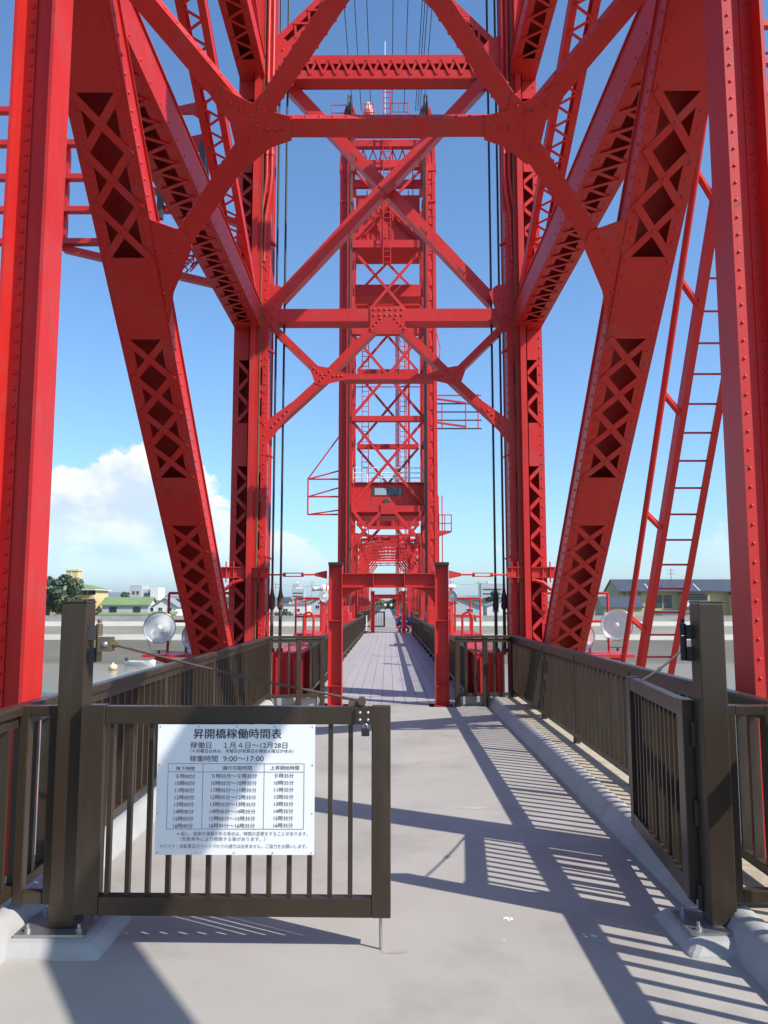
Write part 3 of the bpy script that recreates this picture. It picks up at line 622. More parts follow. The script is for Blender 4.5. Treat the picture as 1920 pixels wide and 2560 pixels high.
for sx in (-1, 1):
    S2 = lambda pts: [(sx * a, b) for a, b in pts]
    imem('knee_brace', (sx * 1.02, 5.60), (sx * .05, 6.42), .15)
    imem('knee_brace', (sx * 1.22, 5.58), (sx * 2.1, 6.35), .16)
    imem('knee_brace', (sx * 1.16, 5.43), (sx * 2.12, 4.62), .165)
    igus(S2([(.80, 5.57), (.98, 5.60), (1.0, 5.70), (1.10, 5.64), (1.22, 5.68), (1.36, 5.74), (1.42, 5.66), (1.30, 5.54), (1.27, 5.38), (1.18, 5.30), (.98, 5.40), (.80, 5.44)]),
         S2([(.86, 5.505), (.93, 5.505), (1.0, 5.505), (1.08, 5.52), (1.12, 5.58), (1.20, 5.60), (1.28, 5.64), (1.14, 5.46), (1.2, 5.40), (1.05, 5.62)]))
    igus(S2([(1.80, 4.90), (2.1, 4.98), (2.15, 4.98), (2.15, 4.26), (2.09, 4.30), (2.01, 4.50), (1.77, 4.80)]),
         S2([(1.90, 4.85), (1.96, 4.78), (2.02, 4.71), (2.08, 4.64), (2.1, 4.5), (2.11, 4.38), (2.1, 4.8)]))
    igus(S2([(1.95, 6.45), (2.02, 6.25), (2.15, 6.25), (2.15, 6.45)]))
igus([(-.35, 6.42), (-.2, 6.2), (.2, 6.2), (.35, 6.42)])
# ------------------------------------------------------------------ portal frames at both ends of the lift span
def portal(label, y, s=1.0):
    t = thing('portal_frame', label, 'portal frame', (0.01, y, 0.0)); h = 2.06
    for sx in (-1, 1):
        xi, xo = .01 + sx * .735, .01 + sx * .955
        m = MB(); m.box(xi, xi + sx * .012, y - .1, y + .1, .01, h + .14); m.box(xo - sx * .012, xo, y - .1, y + .1, .01, h + .14); m.box(xi + sx * .0125, xo - sx * .0125, y - .006, y + .006, .01, h + .14)
        c = m.build('column', RED, t)
        for z in (.30, .32 + 1.0): MB().box(xi + sx * .0125, xo - sx * .0125, y - .09, y - .0065, z, z + .012).build('stiffener', RED, c)
        MB().box(xi - sx * .02, xo + sx * .02, y - .14, y + .14, .0, .0095).build('base_plate', RED, c)
        MB().box(xi - sx * .004, xo + sx * .006, y - .115, y + .115, h + .141, h + .19).build('cap', BLACK, c)
        # curved haunch
        pts = [(xi - sx * .001, h - .22)]; r = .34
        for i in range(9):
            a = math.pi / 2 * i / 8; pts.append((xi - sx * (.002 + r - r * math.cos(a)), h - .22 - r + r * math.sin(a)))
        hp = [(xi - sx * .001, h - .001 - .2)] + [(xi - sx * .001, h - .56)] + [(xi - sx * (r - r * math.cos(math.pi / 2 * i / 8)) - sx * .002, h - .56 + r * math.sin(math.pi / 2 * i / 8) * .98) for i in range(9)] + [(xi - sx * .36, h - .2 - .001)]
        MB().plate([(x, y - .004, z) for x, z in hp], (0, -1, 0), .012).build('haunch', RED, t)
        MB().box(xi - sx * .1, xo + sx * .06, y - .2, y + .2, -.02, 0.0).build('plinth', GREYC, t)
    b = MB(); b.box(-.724, .744, y - .006, y + .006, h - .199, h); b.box(-.724, .744, y - .1, y + .1, h + .0005, h + .014); b.box(-.724, .744, y - .1, y + .1, h - .213, h - .1995)
    bo = b.build('beam', RED, t)
    for x in (-.235, .265): MB().box(x - .006, x + .006, y - .09, y - .0065, h - .199, h).build('stiffener', RED, bo)
    return t
portal('near red steel portal frame at the close end of the lift span', 13.12)
portal('far red steel portal frame at the distant end of the lift span', 44.6)
for sx in (-1, 1):
    t = thing('tie_rod', 'red tie rod with turnbuckle between near portal and %s tower leg' % ('left' if sx < 0 else 'right'), 'tie rod', (sx * 1.5, 13.12, 2.05))
    MB().tube((sx * 1.17, 13.12, 2.055), (sx * 1.38, 13.13, 2.055), .013, 8).build('rod', RED, t); MB().tube((sx * 1.66, 13.16, 2.055), (sx * 2.0, 13.2, 2.055), .013, 8).build('rod', RED, t)
    for dz in (-.026, .026): MB().tube((sx * 1.37, 13.13, 2.055 + dz), (sx * 1.67, 13.16, 2.055 + dz), .008, 6).build('turnbuckle_bar', RED, t)
    for x in (1.375, 1.665): MB().tube((sx * (x - .02), 13.145, 2.055), (sx * (x + .02), 13.145, 2.055), .034, 8).build('turnbuckle_end', RED, t)
    MB().hexa([(sx * .98, 13.08, 1.99), (sx * 1.17, 13.1, 2.03), (sx * 1.17, 13.14, 2.03), (sx * .98, 13.16, 1.99), (sx * .98, 13.08, 2.12), (sx * 1.17, 13.1, 2.08), (sx * 1.17, 13.14, 2.08), (sx * .98, 13.16, 2.12)][::1]).build('clevis', RED, t)
    MB().box(sx * 1.92, sx * 2.06, 13.17, 13.25, 2.01, 2.10).build('clevis', RED, t)

# ------------------------------------------------------------------ lift span deck, girders, railings
Y0, Y1 = 13.3, 44.4
ld = struct(MB().box(-1.36, 1.36, Y0, Y1, -.3, -.03).build('lift_span_deck', DARKIN))
xp = -1.27; i = 0
while xp < 1.26:
    MB().box(xp + .003, xp + .191, Y0 + .02, Y1, -.0295, 0.004 + random.uniform(-.0015, .0015)).build('plank', PLANK, ld); xp += .1945; i += 1
for sx, side in ((-1, 'left'), (1, 'right')):
    g = thing('lift_girder', 'red riveted edge girder of the lift span on the %s side' % side, 'girder', (sx * 1.66, 28, -.6))
    xi, xo = sx * 1.40, sx * 1.93
    MB().box(xi, xo, 13.55, 44.1, .765, .80).build('top_flange', RED, g)
    MB().box(sx * 1.58, sx * 1.60, 13.6, 44.05, -.85, .7645).build('web', RED, g); MB().box(xi, xo, 13.6, 44.05, -.89, -.851).build('bottom_flange', RED, g)
    for k in range(16):
        y = 13.62 + k * 2.02
        MB().box(sx * 1.43, sx * 1.579, y, y + .014, -.85, .764).build('stiffener', RED, g); MB().box(sx * 1.601, sx * 1.9, y, y + .014, -.85, .764).build('stiffener', RED, g)
    MB().box(sx * 1.42, sx * 1.9, 13.56, 13.58, -.85, .76).build('end_plate', RED, g)
    for x in (1.5, 1.62, 1.78): MB().box(sx * x, sx * (x + .05), 13.5, 13.5595, -.8, .72).build('end_rib', RED, g)
    rv = MB()
    for k in range(150):
        y = 13.7 + k * .2
        for x in (1.45, 1.53, 1.66, 1.86): rv.dome((sx * x, y, .80), (0, 0, 1), .017, 5)
        if k < 60:
            rv.dome((sx * 1.5795, y, .68), (-sx, 0, 0), .015, 5); rv.dome((sx * 1.5795, y, .60), (-sx, 0, 0), .015, 5)
    rv.build('rivets', RED, g, kind='stuff')
    # frames, platform rails and equipment standing on the girder
    def aframe(y, x, h, lab):
        t = thing('lamp_stand', lab, 'stand', (sx * x, y, .8))
        for dy in (-.16, .16): MB().bar((sx * x, y + dy * 2.0, .8), (sx * x, y + dy * .35, .8 + h), .09, .05, (1, 0, 0)).build('leg', RED, t)
        MB().box(sx * x - .16, sx * x + .16, y - .1, y + .1, .8 + h, .84 + h).build('head_plate', RED, t); MB().box(sx * x - .03, sx * x + .03, y - .2, y + .2, .8 + h * .4, .8 + h * .4 + .05).build('rung', RED, t)
    aframe(21.0, 1.62, .78, 'red A-shaped lamp stand on the %s lift girder' % side)
    pr = thing('platform_rail', 'red tubular guard rail around equipment on the %s lift girder' % side, 'guard rail', (sx * 2.4, 26, .8))
    for (x, y) in ((2.0, 24.5), (2.75, 24.5), (2.75, 27.5), (2.0, 27.5)): MB().tube((sx * x, y, .6), (sx * x, y, 1.75), .03, 8).build('upright', RED, pr)
    for z in (1.2, 1.75):
        for a, b in (((2.0, 24.5), (2.75, 24.5)), ((2.75, 24.5), (2.75, 27.5)), ((2.75, 27.5), (2.0, 27.5))): MB().tube((sx * a[0], a[1], z), (sx * b[0], b[1], z), .025, 8).build('bar', RED, pr)
    MB().box(sx * 1.94, sx * 2.8, 24.4, 27.6, .62, .70).build('platform', RED, pr)
    hp = thing('hoop_handle', 'red bent tube hoop on the %s lift girder near the portal' % side, 'hoop', (sx * 1.55, 16.6, .8))
    MB().path([(sx * 1.50, 16.6, .8), (sx * 1.50, 16.6, 1.30), (sx * 1.52, 16.6, 1.38), (sx * 1.6, 16.6, 1.42), (sx * 1.68, 16.6, 1.38), (sx * 1.7, 16.6, 1.30), (sx * 1.7, 16.6, .8)], .025, 8).build('tube', RED, hp)
    mc = thing('machinery_box', 'low red machinery housing further along the %s lift girder' % side, 'machinery', (sx * 1.66, 31, .8))
    MB().box(sx * 1.42, sx * 1.95, 30, 32.5, .801, 1.25).build('housing', RED, mc, bevel=.02); MB().box(sx * 1.46, sx * 1.9, 30.2, 31.2, 1.2505, 1.5).build('cover', RED, mc, bevel=.02)
    railing('brown lift span railing with low posts, %s of the plank deck' % side, [(sx * 1.29, 13.75 + 1.86 * k) for k in range(17)], .97, .14, (sx * 1.29, 28, 0), zfoot=0.004, foot=True, post=.05, topw=.07, by=.022, bx=.04)
def lampdisc(label, c, d, r, parent_stand=True, facing=(0, -1, 0), group=None, depth=None):
    c = Vector(c); a = Vector(facing).normalized(); t = thing('floodlight', label, 'floodlight', c, group); dp = depth or r * .75
    n = 28
    MB().lathe(c - a * dp, a, [(.03, 0.0), (r * .45, dp * .12), (r * .8, dp * .5), (r * .97, dp * .92), (r, dp)], n).build('shell', GALV, t)
    MB().lathe(c - a * dp * .96, a, [(.02, 0.02), (r * .43, dp * .15), (r * .78, dp * .52), (r * .955, dp * .93), (r * .985, dp * .955)], n).build('reflector', REFL, t)
    MB().lathe(c, a, [(r, -.012), (r * 1.035, -.004), (r * 1.035, .012), (r * .985, .014), (r * .97, 0.0)], n).build('rim', GALV, t)
    MB().lathe(c, a, [(0.001, .008), (r * .5, .007), (r * .975, .002)], n).build('lens', LENS, t)
    MB().lathe(c - a * dp * .7, a, [(.0, dp * .62), (.03, dp * .58), (.05, dp * .35), (.035, 0.0)], 12).build('bulb', WHITEP, t)
    MB().lathe(c - a * dp, a, [(.001, -.16), (.06, -.15), (.065, 0.0), (.03, .02)], 14).build('housing', GALV, t)
    dn = Vector((0, 0, -1)); s = a.cross(dn).normalized()
    for q in (-1, 1): MB().bar(c + s * q * r * 1.0 - a * .03, c + s * q * r * .5 - a * .03 + dn * (r + .12), .03, .008, a).build('bracket', DARKIN, t)
    MB().bar(c + dn * (r + .12) + s * r * .5 - a * .03, c + dn * (r + .12) - s * r * .5 - a * .03, .03, .01, a).build('bracket', DARKIN, t)
    MB().tube(c + dn * (r + .12) - a * .03, c + dn * d - a * .03, .022, 8).build('stem', DARKIN, t)
    return t
for sx, side in ((-1, 'left'), (1, 'right')):
    lampdisc('big round floodlight %s of the tower, the nearer one beside the railing' % side, (sx * 3.86, 13.9, 1.19 if sx < 0 else 1.24), .43 if sx < 0 else .44, .26, facing=(-sx * .25, -1, .05))
    lampdisc('round floodlight partly hidden behind the %s inclined tower leg' % side, (sx * 3.36, 14.3, 1.03), .43, .24, facing=(sx * .3, -1, .05))
    lampdisc('small round floodlight mounted on the %s lift girder lamp stand' % side, (sx * 1.62, 20.9, 1.78), .2, .14, facing=(-sx * .3, -1, 0))
    t = thing('lamp_platform', 'red steel lamp platform with guard rail outside the %s tower leg' % side, 'platform', (sx * 3.4, 14.3, .6))
    MB().box(sx * 2.6, sx * 4.1, 13.75, 14.8, .70, .75).build('floor_plate', RED, t); MB().bar((sx * 2.6, 14.2, .2), (sx * 4.0, 14.2, .68), .08, .08, (0, 1, 0)).build('support', RED, t)
    for x in (2.75, 3.25, 3.62, 3.95):
        MB().tube((sx * x, 14.78, .75), (sx * x, 14.78, 1.78), .025, 8).build('upright', RED, t)
    for z in (1.28, 1.78): MB().tube((sx * 2.6, 14.78, z), (sx * 3.95, 14.78, z), .025, 8).build('bar', RED, t)
    # counterweight hanger ropes
    for k, (x, w) in enumerate(((1.925, 'outer'), (1.785, 'inner'))):
        t = thing('hanger_rope', 'black wire hanger rope with socket, the %s one %s of the lift span' % (w, side), 'rope', (sx * x, 13.62, .8))
        MB().tube((sx * x, 13.62, 2.0), (sx * x, 13.62, 30.2), .019, 8).build('rope', ROPE, t)
        MB().lathe((sx * x, 13.62, 1.5), (0, 0, 1), [(.001, -.01), (.035, .0), (.05, .03), (.055, .07), (.042, .11), (.05, .14), (.048, .2), (.03, .28), (.021, .36), (.02, .52)], 12).build('socket', RUST if sx < 0 else BLACK, t)
        MB().tube((sx * x, 13.55, 1.555), (sx * x, 13.69, 1.555), .026, 8).build('pin', RUST if sx < 0 else BLACK, t)
        MB().tube((sx * x, 13.62, .76), (sx * x, 13.62, 1.5), .027, 8).build('rod', RUST if sx < 0 else BLACK, t)
        MB().tube((sx * x, 13.62, .801), (sx * x, 13.62, .86), .055, 6).build('nut', RUST, t)
    t = tag(MB().tube((sx * 2.035, 13.75, -1), (sx * 2.03, 13.75, 30), .009, 6).build('thin_cable', ROPE), 'thin vertical cable beside the %s main tower leg' % side, 'cable')
# horn and camera tubes by the far side of the near portal
t = thing('horn_siren', 'cream horn siren with red band showing behind the left portal column', 'siren', (-1.9, 24, 0))
MB().tube((-1.9, 24, .8), (-1.9, 24, 1.98), .04, 8).build('mast', RED, t)
MB().lathe((-1.68, 24, 2.02), (-1, 0, 0), [(.001, 0), (.1, 0), (.1, .14), (.13, .17), (.13, .24), (.06, .3), (.06, .45), (.08, .53), (.001, .53)], 16).build('horn', WHITEP, t)
MB().lathe((-1.78, 24, 2.02), (-1, 0, 0), [(.103, 0), (.103, .04)], 16).build('band', RED, t)
t = thing('camera_tube', 'white tubular camera housing showing right of the right portal column', 'camera', (1.9, 24, 0))
MB().tube((1.85, 24, .8), (1.85, 24, 2.02), .05, 8).build('mast', RED, t)
MB().lathe((1.55, 24, 2.08), (1, 0, 0), [(.001, 0), (.055, 0), (.06, .1), (.06, .38), (.05, .42), (.001, .42)], 14).build('housing', WHITEP, t)

# ------------------------------------------------------------------ side walkway on the left, rails on the right, ladder
t = thing('side_gantry', 'red side gantry of five rails left of the tower, with pulley and basket', 'gantry', (-5, 14.2, 8))
for z, x1 in ((10.68, 3.37), (10.03, 3.40), (9.37, 3.38), (8.745, 3.37), (8.13, 3.52)): MB().box(-8.2, -x1, 14.12, 14.26, z - .05, z + .05).build('rail', RED, t)
MB().box(-6.0, -5.9, 14.265, 14.36, 8.05, 10.15).build('upright', RED, t); MB().box(-3.42, -3.32, 14.262, 14.36, 8.0, 10.72).build('upright', RED, t)
for z in (10.68, 10.03): MB().plate([(-3.8, 14.11, z + .05), (-3.33, 14.11, z + .16), (-3.33, 14.11, z - .3), (-3.62, 14.11, z - .12), (-3.8, 14.11, z - .05)], (0, -1, 0), .01).build('gusset_plate', RED, t)
MB().bar((-5.92, 14.3, 8.05), (-2.6, 13.9, 7.1), .14, .12, (0, 1, 0)).build('bracket', RED, t)
MB().bar((-4.9, 14.3, 9.4), (-2.6, 13.9, 8.3), .14, .10, (0, 1, 0)).build('bracket', RED, t)
MB().box(-4.17, -4.07, 14.0, 14.11, 8.5, 9.4).build('pulley_block', DARKIN, t); MB().tube((-4.12, 14.05, 7.9), (-4.12, 14.05, 8.5), .03, 8).build('pulley_hook', RED, t)
bk = MB()
for k in range(12):
    a = 2 * math.pi * k / 12; b = a + .9
    bk.path([(-3.75 + .36 * math.cos(a + (b - a) * q / 5) * (1 - .45 * (q / 5) ** 2), 14.2 + .36 * math.sin(a + (b - a) * q / 5) * (1 - .45 * (q / 5) ** 2), 8.02 - .38 * q / 5) for q in range(6)], .012, 5)
    bk.path([(-3.75 + .36 * math.cos(a - .9 * q / 5) * (1 - .45 * (q / 5) ** 2), 14.2 + .36 * math.sin(a - .9 * q / 5) * (1 - .45 * (q / 5) ** 2), 8.02 - .38 * q / 5) for q in range(6)], .012, 5)
bk.path([(-3.75 + .37 * math.cos(2 * math.pi * k / 16), 14.2 + .37 * math.sin(2 * math.pi * k / 16), 8.03) for k in range(17)], .02, 6)
bk.build('basket', RED, t, kind='stuff')
MB().box(-3.4, -3.3, 13.9, 14.1, 9.0, 9.9).build('lamp_box', DARKIN, t)
t = thing('side_gantry', 'red gantry rails just visible at the upper right picture edge', 'gantry', (7.5, 14.2, 11))
for z in (12.35, 11.6, 10.86): MB().box(6.7, 9.0, 14.12, 14.26, z - .06, z + .06).build('rail', RED, t)
MB().box(8.4, 8.5, 14.262, 14.36, 10.7, 12.5).build('upright', RED, t)

t = thing('access_ladder', 'red inclined access ladder with handrail outside the right railing', 'ladder', (3.4, 10.5, .5))
def lp(z, x): return Vector((x, 10.85 - .665 * (z - .4) + .006 * (z - .4) ** 2, z))
A, B = 3.21, 3.64
for x in (A, B):
    p0, p1 = Vector((x, 11.15, -.05)), Vector((x, 6.7, 7.1))
    fr, L = frame(p0, p1, (1, 0, 0)); MB().fbox(fr, 0, L, -.012, .012, -.075, .075).fbox(fr, 0, L, .0125 if x < 3.4 else -.06, .06 if x < 3.4 else -.0125, -.075, -.06).build('stringer', RED, t)
z = .35
while z < 6.9:
    q = (z + .05) / 7.15; y = 11.15 + (6.7 - 11.15) * q; MB().tube((A + .013, y, z), (B - .013, y, z), .012, 8).build('rung', RED, t); z += .285
hx = 2.93
hr = MB().tube((hx, 10.75, .2), (hx, 6.6, 6.9), .036, 8).build('handrail', RED, t)
for z in (1.35, 2.55, 3.75, 4.75, 5.6):
    q = (z + .05) / 7.15; y = 11.15 - 4.45 * q
    MB().bar((hx + .02, y - .25, z + .07), (A - .012, y, z - .08), .05, .05, (0, 0, 1)).build('handrail_bracket', RED, t)
# ------------------------------------------------------------------ far tower
YF, YB = 44.5, 52.6
ft = thing('lift_tower', 'distant red lift tower rising behind the lift span in the centre', 'tower', (0, 48, 0))
def fmem(name, a, b, w, d, y):
    p0, p1 = Vector((a[0], y, a[1])), Vector((b[0], y, b[1])); m = MB(); m.bar(p0, p1, d, w, (0, 1, 0)); return m.build(name, RED2, ft)
for sx in (-1, 1):
    m = MB(); m.box(sx * 2.68, sx * 2.02, YF, YF + .55, -2, 28.3)
    lg = m.build('main_leg', RED2, ft)
    MB().box(sx * 2.74, sx * 2.55, YF - .06, YF - .0005, -1, 28.0).build('flange', RED2, lg)
    MB().box(sx * 2.30, sx * 2.18, YF - .3, YF - .0005, 0, 27.6).build('guide_rail', RED2, lg); MB().box(sx * 2.1795, sx * 2.14, YF - .28, YF - .1, 0, 26.5).build('wear_strip', GREASE, lg)
    for k in range(30):
        z = .6 + k * .9; MB().box(sx * 2.5, sx * 2.34, YF - .05, YF - .0005, z, z + .5).build('tie_plate', RED2, lg)
    for k in range(13):
        z = 1.0 + k * 2.05; MB().box(sx * 2.72, sx * 2.0, YF - .075, YF - .061, z, z + .05).build('splice', RED2, lg)
    # lacing edge seen on the inner side of the leg
    for k in range(58):
        z = 2.2 + k * .34; MB().bar((sx * (2.02 if k % 2 else 1.90), YF + .06, z), (sx * (1.90 if k % 2 else 2.02), YF + .06, z + .34), .03, .02, (0, 1, 0)).build('lacing_bar', RED2, lg)
    MB().box(sx * 1.90, sx * 1.86, YF + .02, YF + .1, 2, 22).build('inner_angle', RED2, lg)
    m = MB(); m.box(sx * 2.6, sx * 2.12, YB, YB + .4, -2, 28.0); m.build('rear_leg', RED2, ft)
    # capital at the leg head
    MB().box(sx * 2.78, sx * 1.9, YF - .1, YF + .65, 26.3, 26.75).build('leg_band', RED2, ft); MB().box(sx * 2.75, sx * 1.95, YF - .12, YF + .7, 24.4, 24.52).build('leg_band', RED2, ft)
    MB().box(sx * 2.78, sx * 1.9, YF - .12, YF + .7, 28.3, 28.9).build('leg_head', RED2, ft)
    # side bracing
    for z0, z1 in ((-.5, 6.6), (6.6, 11.8), (11.8, 16.8), (16.8, 22.0), (22, 27)):
        MB().bar((sx * 2.36, YF + .5, z0), (sx * 2.36, YB, z1), .3, .25, (1, 0, 0)).build('side_diagonal', RED2, ft)
        MB().bar((sx * 2.36, YF + .5, z1), (sx * 2.36, YB, z1), .3, .25, (1, 0, 0)).build('side_strut', RED2, ft)
    MB().bar((sx * 2.36, YB + .4, 6.6), (sx * 2.36, YB + 8.0, -.8), .42, .4, (1, 0, 0)).build('inclined_leg', RED2, ft)
    # knee frame above the walkway, front plane and rear plane
    for y, k in ((YF, 1.0), (YB, 1.0)):
        fmem('knee_brace', (sx * 2.0, 6.75), (sx * 1.2, 5.75), .17, .2, y); fmem('knee_brace', (sx * 1.15, 5.7), (sx * .22, 6.75), .17, .2, y); fmem('knee_brace', (sx * 1.2, 5.65), (sx * 2.05, 4.6), .18, .2, y)
for y in (YF + .02, YB + .02):
    fmem('strut', (-1.15, 5.7), (1.15, 5.7), .15, .2, y)
    MB().box(-.4, .4, y - .14, y - .12, 6.45, 7.05).build('gusset_plate', RED2, ft)
    for z, h in ((6.75, .35), (11.8, .3), (16.8, .35), (21.85, .4), (26.75, .45), (28.0, .4)):
        if z == 21.85: MB().box(-2.02, 2.02, y - .1, y + .3, 21.7, 22.15).build('cross_beam', RED2, ft)
        else: MB().box(-2.02, 2.02, y - .08, y + .3, z - h / 2, z + h / 2).build('cross_beam', RED2, ft)
    for za, zb in ((6.95, 11.7), (11.9, 16.7), (16.9, 21.7), (22.2, 26.5)):
        fmem('cross_brace', (-2.0, za), (2.0, zb), .15, .1, y); fmem('cross_brace', (2.0, za), (-2.0, zb), .15, .1, y + .16)
MB().box(-2.02, 2.02, YF + .45, YF + .75, 25.62, 26.05).build('cross_beam', RED2, ft)
for q in range(14):
    x0 = -2.0 + 4.0 * q / 14; MB().bar((x0, YF + .36, 27.0 if q % 2 else 27.8), (x0 + 4.0 / 14, YF + .36, 27.8 if q % 2 else 27.0), .07, .06, (0, 1, 0)).build('lacing_bar', RED2, ft)
for q in range(16):
    x0 = -2.0 + 4.0 * q / 16; MB().bar((x0, YB + .36, 27.0 if q % 2 else 27.8), (x0 + 4.0 / 16, YB + .36, 27.8 if q % 2 else 27.0), .07, .06, (0, 1, 0)).build('lacing_bar', RED2, ft)
for x in (-.42, .28, 1.45): MB().tube((x, YF + .42, 22.3), (x, YF + .42, 28.0), .03, 6).build('conduit', RED2, ft)
# rear-plane thin rails, deep platform beam, conduits
for z in (9.3, 15.6): MB().box(-2.1, 2.1, YB - .6, YB - .55, z, z + .06).build('thin_rail', RED2, ft)
MB().box(-2.0, 2.0, YF + 3, YF + 4.2, 20.0, 20.75).build('platform_beam', RED2, ft); MB().box(-2.0, 2.0, YF + 5, YF + 5.6, 20.2, 20.7).build('platform_beam', RED2, ft)
for x in (.52, .60, .68, 1.1): MB().tube((x, YB - .9, 0), (x, YB - .9, 21.5), .035, 6).build('conduit', RED2, ft)
MB().box(1.28, 1.42, YB - .95, YB - .8, 0, 21.5).build('cable_trunk', RED2, ft)
def vladder(x, y, z0, z1, w, label, mat=RED2):
    t = thing('tower_ladder', label, 'ladder', (x, y, z0))
    for s in (-1, 1): MB().box(x + s * w / 2 - .025, x + s * w / 2 + .025, y - .03, y + .03, z0, z1).build('stringer', mat, t)
    z = z0 + .3; me = MB().box(-w / 2 + .026, w / 2 - .026, -.018, .018, -.018, .018).mesh('rung'); me.materials.append(mat)
    while z < z1: inst('rung', me, Matrix.Translation((x, y, z)), t); z += .33
    return t
vladder(-1.45, YB - 1.2, 2.0, 19.9, .42, 'long thin red ladder on the left inside the distant tower')
vladder(.98, YB - 1.2, 2.0, 19.9, .42, 'long dark red ladder on the right inside the distant tower')
vladder(-.05, YF - .35, 20.4, 31.3, .42, 'red ladder up the middle front of the distant tower top')
# counterweight
cw = thing('counterweight', 'large red counterweight block hung high in the distant tower', 'counterweight', (0, YF + 1.6, 21.9))
MB().box(-1.86, 1.86, YF + .75, YF + 2.6, 22.2, 25.25).build('block', RED2, cw); MB().box(-1.9, 1.9, YF + .6, YF + 2.7, 21.9, 22.19).build('base', RED2, cw)
for sx in (-1, 1): MB().bar((sx * 1.85, YF + .62, 22.2), (0, YF + .62, 24.3), .14, .1, (0, 1, 0)).build('hanger_frame', RED2, cw)
for x in (-1.2, -.6, .6, 1.2): MB().box(x - .03, x + .03, YF + .7, YF + .7495, 22.2, 25.5).build('rib', RED2, cw)
# top machinery
for sx, w in ((-1, 'left'), (1, 'right')):
    t = thing('sheave', 'dark rope sheave wheel on the %s top corner of the distant tower' % w, 'sheave', (sx * 2.2, YF + .3, 28.9))
    MB().lathe((sx * 2.2 - .12, YF + .3, 30.25), (1, 0, 0), [(.1, 0), (.78, 0), (.85, .02), (.76, .09), (.76, .15), (.85, .22), (.78, .24), (.1, .24)], 28).build('wheel', DARKIN, t)
    for q in (-1, 1): MB().plate([(sx * 2.2 + q * .2, YF - .5, 28.9), (sx * 2.2 + q * .2, YF + 1.1, 28.9), (sx * 2.2 + q * .2, YF + .45, 30.45), (sx * 2.2 + q * .2, YF + .15, 30.45)], (q, 0, 0), .04).build('bearing_plate', RED2, t)
    MB().hexa([(sx * 2.2 + .25, YF - .1, 28.9), (sx * 2.2 + .6, YF - .1, 28.9), (sx * 2.2 + .6, YF + .2, 28.9), (sx * 2.2 + .25, YF + .2, 28.9), (sx * 2.2 + .22, YF - .1, 30.15), (sx * 2.2 + .26, YF - .1, 30.15), (sx * 2.2 + .26, YF + .2, 30.15), (sx * 2.2 + .22, YF + .2, 30.15)]).build('buttress', RED2, t)
    MB().hexa([(sx * 2.2 - .6, YF - .1, 28.9), (sx * 2.2 - .25, YF - .1, 28.9), (sx * 2.2 - .25, YF + .2, 28.9), (sx * 2.2 - .6, YF + .2, 28.9), (sx * 2.2 - .26, YF - .1, 30.15), (sx * 2.2 - .22, YF - .1, 30.15), (sx * 2.2 - .22, YF + .2, 30.15), (sx * 2.2 - .26, YF + .2, 30.15)]).build('buttress', RED2, t)
    for dx in (-.05, .05):
        tag(MB().tube((sx * 2.06 + dx, YF - .35, 1.0), (sx * 2.06 + dx, YF - .35, 29.7), .022, 6).build('hoist_rope', ROPE), 'dark hoist rope down the inner edge of the distant tower %s leg' % w, 'rope', 'hoist ropes on the distant %s leg' % w)
MB().box(-2.6, 2.6, YF - .1, YF + 1.0, 28.905, 29.1).build('top_platform', RED2, ft)
for sx in (-1, 1): MB().box(sx * 2.6, sx * 2.1, YF + 1.01, YB, 28.905, 29.1).build('top_platform', RED2, ft)
def grail(label, x0, x1, y, z0, h, mat, n=4):
    t = thing('guard_rail', label, 'guard rail', ((x0 + x1) / 2, y, z0))
    for k in range(n): MB().tube((x0 + (x1 - x0) * k / (n - 1), y, z0), (x0 + (x1 - x0) * k / (n - 1), y, z0 + h), .03, 6).build('upright', mat, t)
    for q in (1 / 3, 2 / 3, 1.0): MB().tube((x0, y, z0 + h * q), (x1, y, z0 + h * q), .028, 6).build('bar', mat, t)
grail('red guard rail on the right of the distant tower top', .15, 1.2, YF + .4, 29.1, 1.65, RED2, 3)
grail('red guard rail around the beacon on the distant tower top', -1.45, -.8, YF + .4, 29.1, 1.6, RED2, 3)
grail('red guard rail overhanging the upper left corner of the distant tower', -3.3, -2.45, YF + .5, 29.2, 1.5, RED2, 2)
t = thing('beacon', 'pale beacon lamp housing on top of the distant tower', 'beacon', (-1.15, YF + .8, 29.15))
MB().box(-1.35, -.95, YF + .6, YF + 1.0, 29.1, 30.15).build('base', RED2, t); MB().lathe((-1.15, YF + .8, 30.15), (0, 0, 1), [(.001, 0), (.22, 0), (.27, .1), (.27, .45), (.2, .5), (.2, .8), (.12, .86), (.001, .88)], 14).build('lamp', pm('beacon_pink', (.72, .38, .33), .5), t)
t = tag(MB().tube((-.16, YF + .2, 29.1), (-.16, YF + .2, 34.5), .022, 8).build('antenna_mast', WHITEP), 'slim white antenna mast above the distant tower', 'mast')
# wires strung between the tower tops
for k, (x, w) in enumerate(((-2.05, 0), (-1.55, 0), (-.98, 0), (.25, 0), (.95, 0), (1.62, 0), (1.75, 0), (1.88, 0), (2.1, 0))):
    pts = [(x * (1 - .0 * q), 13.7 + (YF + .3 - 13.7) * q, 31.8 - 1.6 * q - 1.3 * math.sin(math.pi * q)) for q in [i / 16 for i in range(17)]]
    tag(MB().path(pts, .02, 6).build('overhead_wire', ROPE), 'dark overhead wire strung between the two tower tops', 'wire', 'wires between the tower tops')
# near tower head that carries them
MB().box(-2.6, 2.6, 13.3, 14.2, 30.3, 30.8).build('tower_head', RED, tw)
